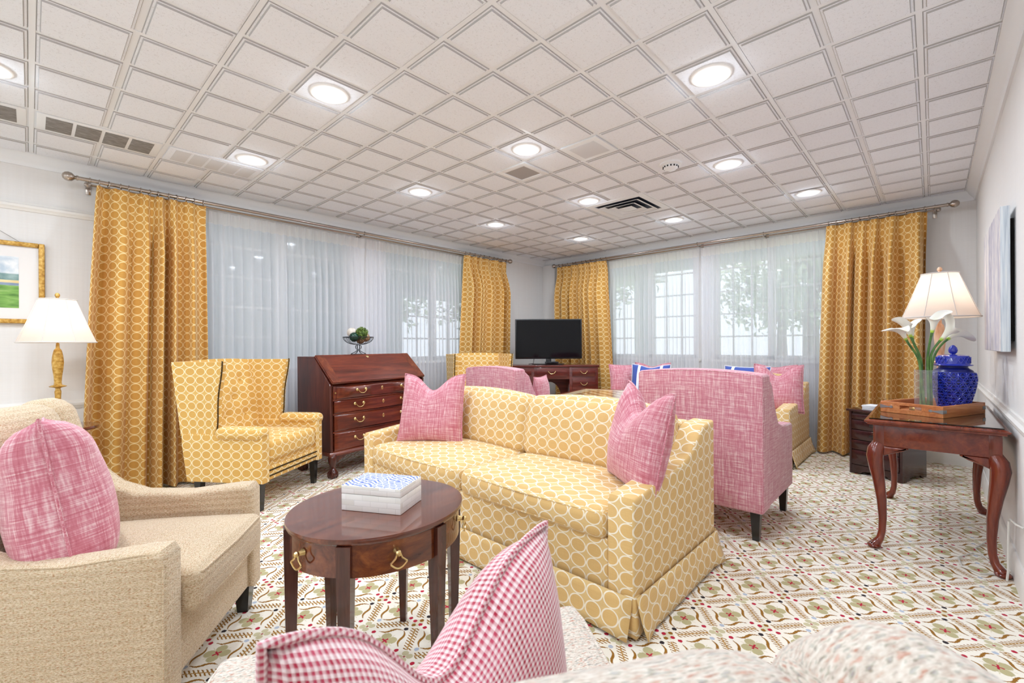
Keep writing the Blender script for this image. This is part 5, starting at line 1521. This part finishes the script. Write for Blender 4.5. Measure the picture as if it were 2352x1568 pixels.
# cords at the right wall ----------------------------------------------------------
M_CORD = Mat('clear_white_cord', rough=.4, color='d9d7d0').m
c1 = thing('power_cord', 'white lamp cord hanging from the console table to the floor', 'cord', (0, 0, 0))
b = B(); b.tube([(4.06, -.258, .66), (3.95, -.262, .45), (3.80, -.255, .22), (3.72, -.25, .06), (3.60, -.22, .008), (3.42, -.16, .006), (3.28, -.20, .006), (3.22, -.25, .006), (3.12, -.245, .006), (3.06, -.16, .006), (3.10, -.10, .006), (3.22, -.09, .006), (3.34, -.15, .006), (3.30, -.235, .006), (3.18, -.258, .006)], .0035, 6); b.build('wire', M_CORD, c1)
c2 = thing('adapter_cord', 'stiff white cord plugged in low on the right wall, bent to the floor', 'cord', (0, 0, 0))
b = B(); b.tube([(2.90, YR + .001, .30), (2.93, YR + .02, .302), (3.02, YR + .03, .298), (3.06, YR + .032, .28), (3.065, YR + .034, .20), (3.05, YR + .036, .05), (3.05, YR + .04, .005)], .0045, 7); b.build('wire', M_CORD, c2)

# ------------------------------------------------------------------ outdoors
b = B(); b.box((-14, 4.9, -.30), (34, 40, -.12), 0); b.box((5.9, -22, -.30), (34, 4.9, -.12), 0)
def lawn():
    M = Mat('lawn_grass', rough=.95); M.base(M.ramp(M.noise(M.coord('World'), 1.2, 5), [(.3, '93a17c'), (.6, 'b4bf97'), (.8, 'd2d8bd')])); return M.m
struct('ground', b, lawn())
M_PORCH = Mat('porch_grey_paint', rough=.7, color='dde2ea').m
b = B(); b.box((-6, 4.73, 2.62), (10.6, 7.5, 2.74), 0); struct('porch_roof', b, M_PORCH)
b = B(); b.box((5.81, -9, 2.62), (8.6, 4.72, 2.74), 0); struct('porch_roof', b, M_PORCH)
b = B(); b.box((-6, 6.9, -.12), (4.5, 7.1, 2.62), 0); struct('porch_wall', b, M_PORCH)
b = B(); b.box((4.5, 6.9, 1.98), (10.6, 7.1, 2.62), .01); struct('porch_beam', b, M_PORCH)
b = B(); b.box((7.95, -9, 2.45), (8.15, 7.0, 2.62), .01); struct('porch_beam', b, M_PORCH)
for k, (px_, py_, wd) in enumerate(((8.05, 4.05, .30), (8.05, .75, .16), (8.05, -1.4, .16), (6.1, 7.0, .14), (8.05, 6.98, .3))):
    r = thing('porch_post', ('wide pale porch post outside, left part of the right window', 'slim pale porch post outside, middle of the right window', 'slim pale porch post outside, behind the far right curtain', 'slim pale porch post outside the left window', 'wide pale porch post at the outside corner of the porch')[k], 'post', (px_, py_, -.12), 0, 'porch posts outside')
    b = B(); b.box((-wd / 2, -wd / 2, 0), (wd / 2, wd / 2, 2.57 if py_ < 6.9 else 2.1), .01); b.build('shaft', M_PORCH, r)
    b = B(); b.box((-wd / 2 - .03, -wd / 2 - .03, 0), (wd / 2 + .03, wd / 2 + .03, .14), .01); b.build('base', M_PORCH, r)
M_FOL = speck('tree_foliage', '7f9270', 'bccaa4', 3); M_BARK = speck('tree_bark', '5a4a3c', '8a7866', 8)
def tree(label, x, y, h, cr, seed, proto=None):
    r = thing('tree', label, 'tree', (x, y, -.12), 0, 'trees outside the windows')
    rnd = random.Random(seed)
    b = B(); b.tube([(0, 0, 0), (.05, .03, h * .3), (.0, -.05, h * .6), (.05, 0, h * .85)], [cr * .09, cr * .07, cr * .05, .02], 8)
    for k in range(5):
        a = rnd.uniform(0, 6.28); b.tube([(0, 0, h * .4), (cr * .4 * cos(a), cr * .4 * sin(a), h * .62), (cr * .75 * cos(a), cr * .75 * sin(a), h * .75)], [cr * .04, cr * .03, .01], 6)
    b.build('trunk', M_BARK, r)
    b = B()
    for k in range(1500):
        d = Vector((rnd.gauss(0, 1), rnd.gauss(0, 1), rnd.gauss(0, 1))).normalized() * rnd.random() ** .45
        lump = 1 + .25 * sin(5 * d.x + seed) * sin(4 * d.y + 1) 
        p = Vector((d.x * cr * lump, d.y * cr * lump, h * .66 + d.z * h * .34 * lump)); s_ = rnd.uniform(.10, .2)
        n1 = Vector((rnd.gauss(0, 1), rnd.gauss(0, 1), rnd.gauss(0, 1))).normalized(); n2 = n1.orthogonal().normalized()
        b.face([b.bm.verts.new(p + q) for q in (n1 * s_, n2 * s_ * .6, -n1 * s_, -n2 * s_ * .6)])
    f = b.build('foliage', M_FOL, r, sharp=0, recalc=False); f['kind'] = 'stuff'
    return r
tree('leafy tree outside, seen through the left part of the right window', 14.4, 9.4, 6.2, 2.2, 1)
tree('broad leafy tree outside behind the middle of the right sheer', 13.2, 2.2, 6.0, 2.4, 2)
tree('leafy tree outside behind the right part of the right sheer', 12.6, -3.4, 6.6, 2.4, 3)
tree('distant tree outside between the porch posts', 19.5, 4.2, 5.0, 2.4, 4)
tree('tree outside the left window, above the lawn', 7.2, 12.5, 5.2, 1.9, 5)
tree('smaller tree outside the left window near the drape', 12.4, 14.2, 5.4, 2.2, 6)
print('tiles', ntile, 'objects', len(bpy.data.objects))
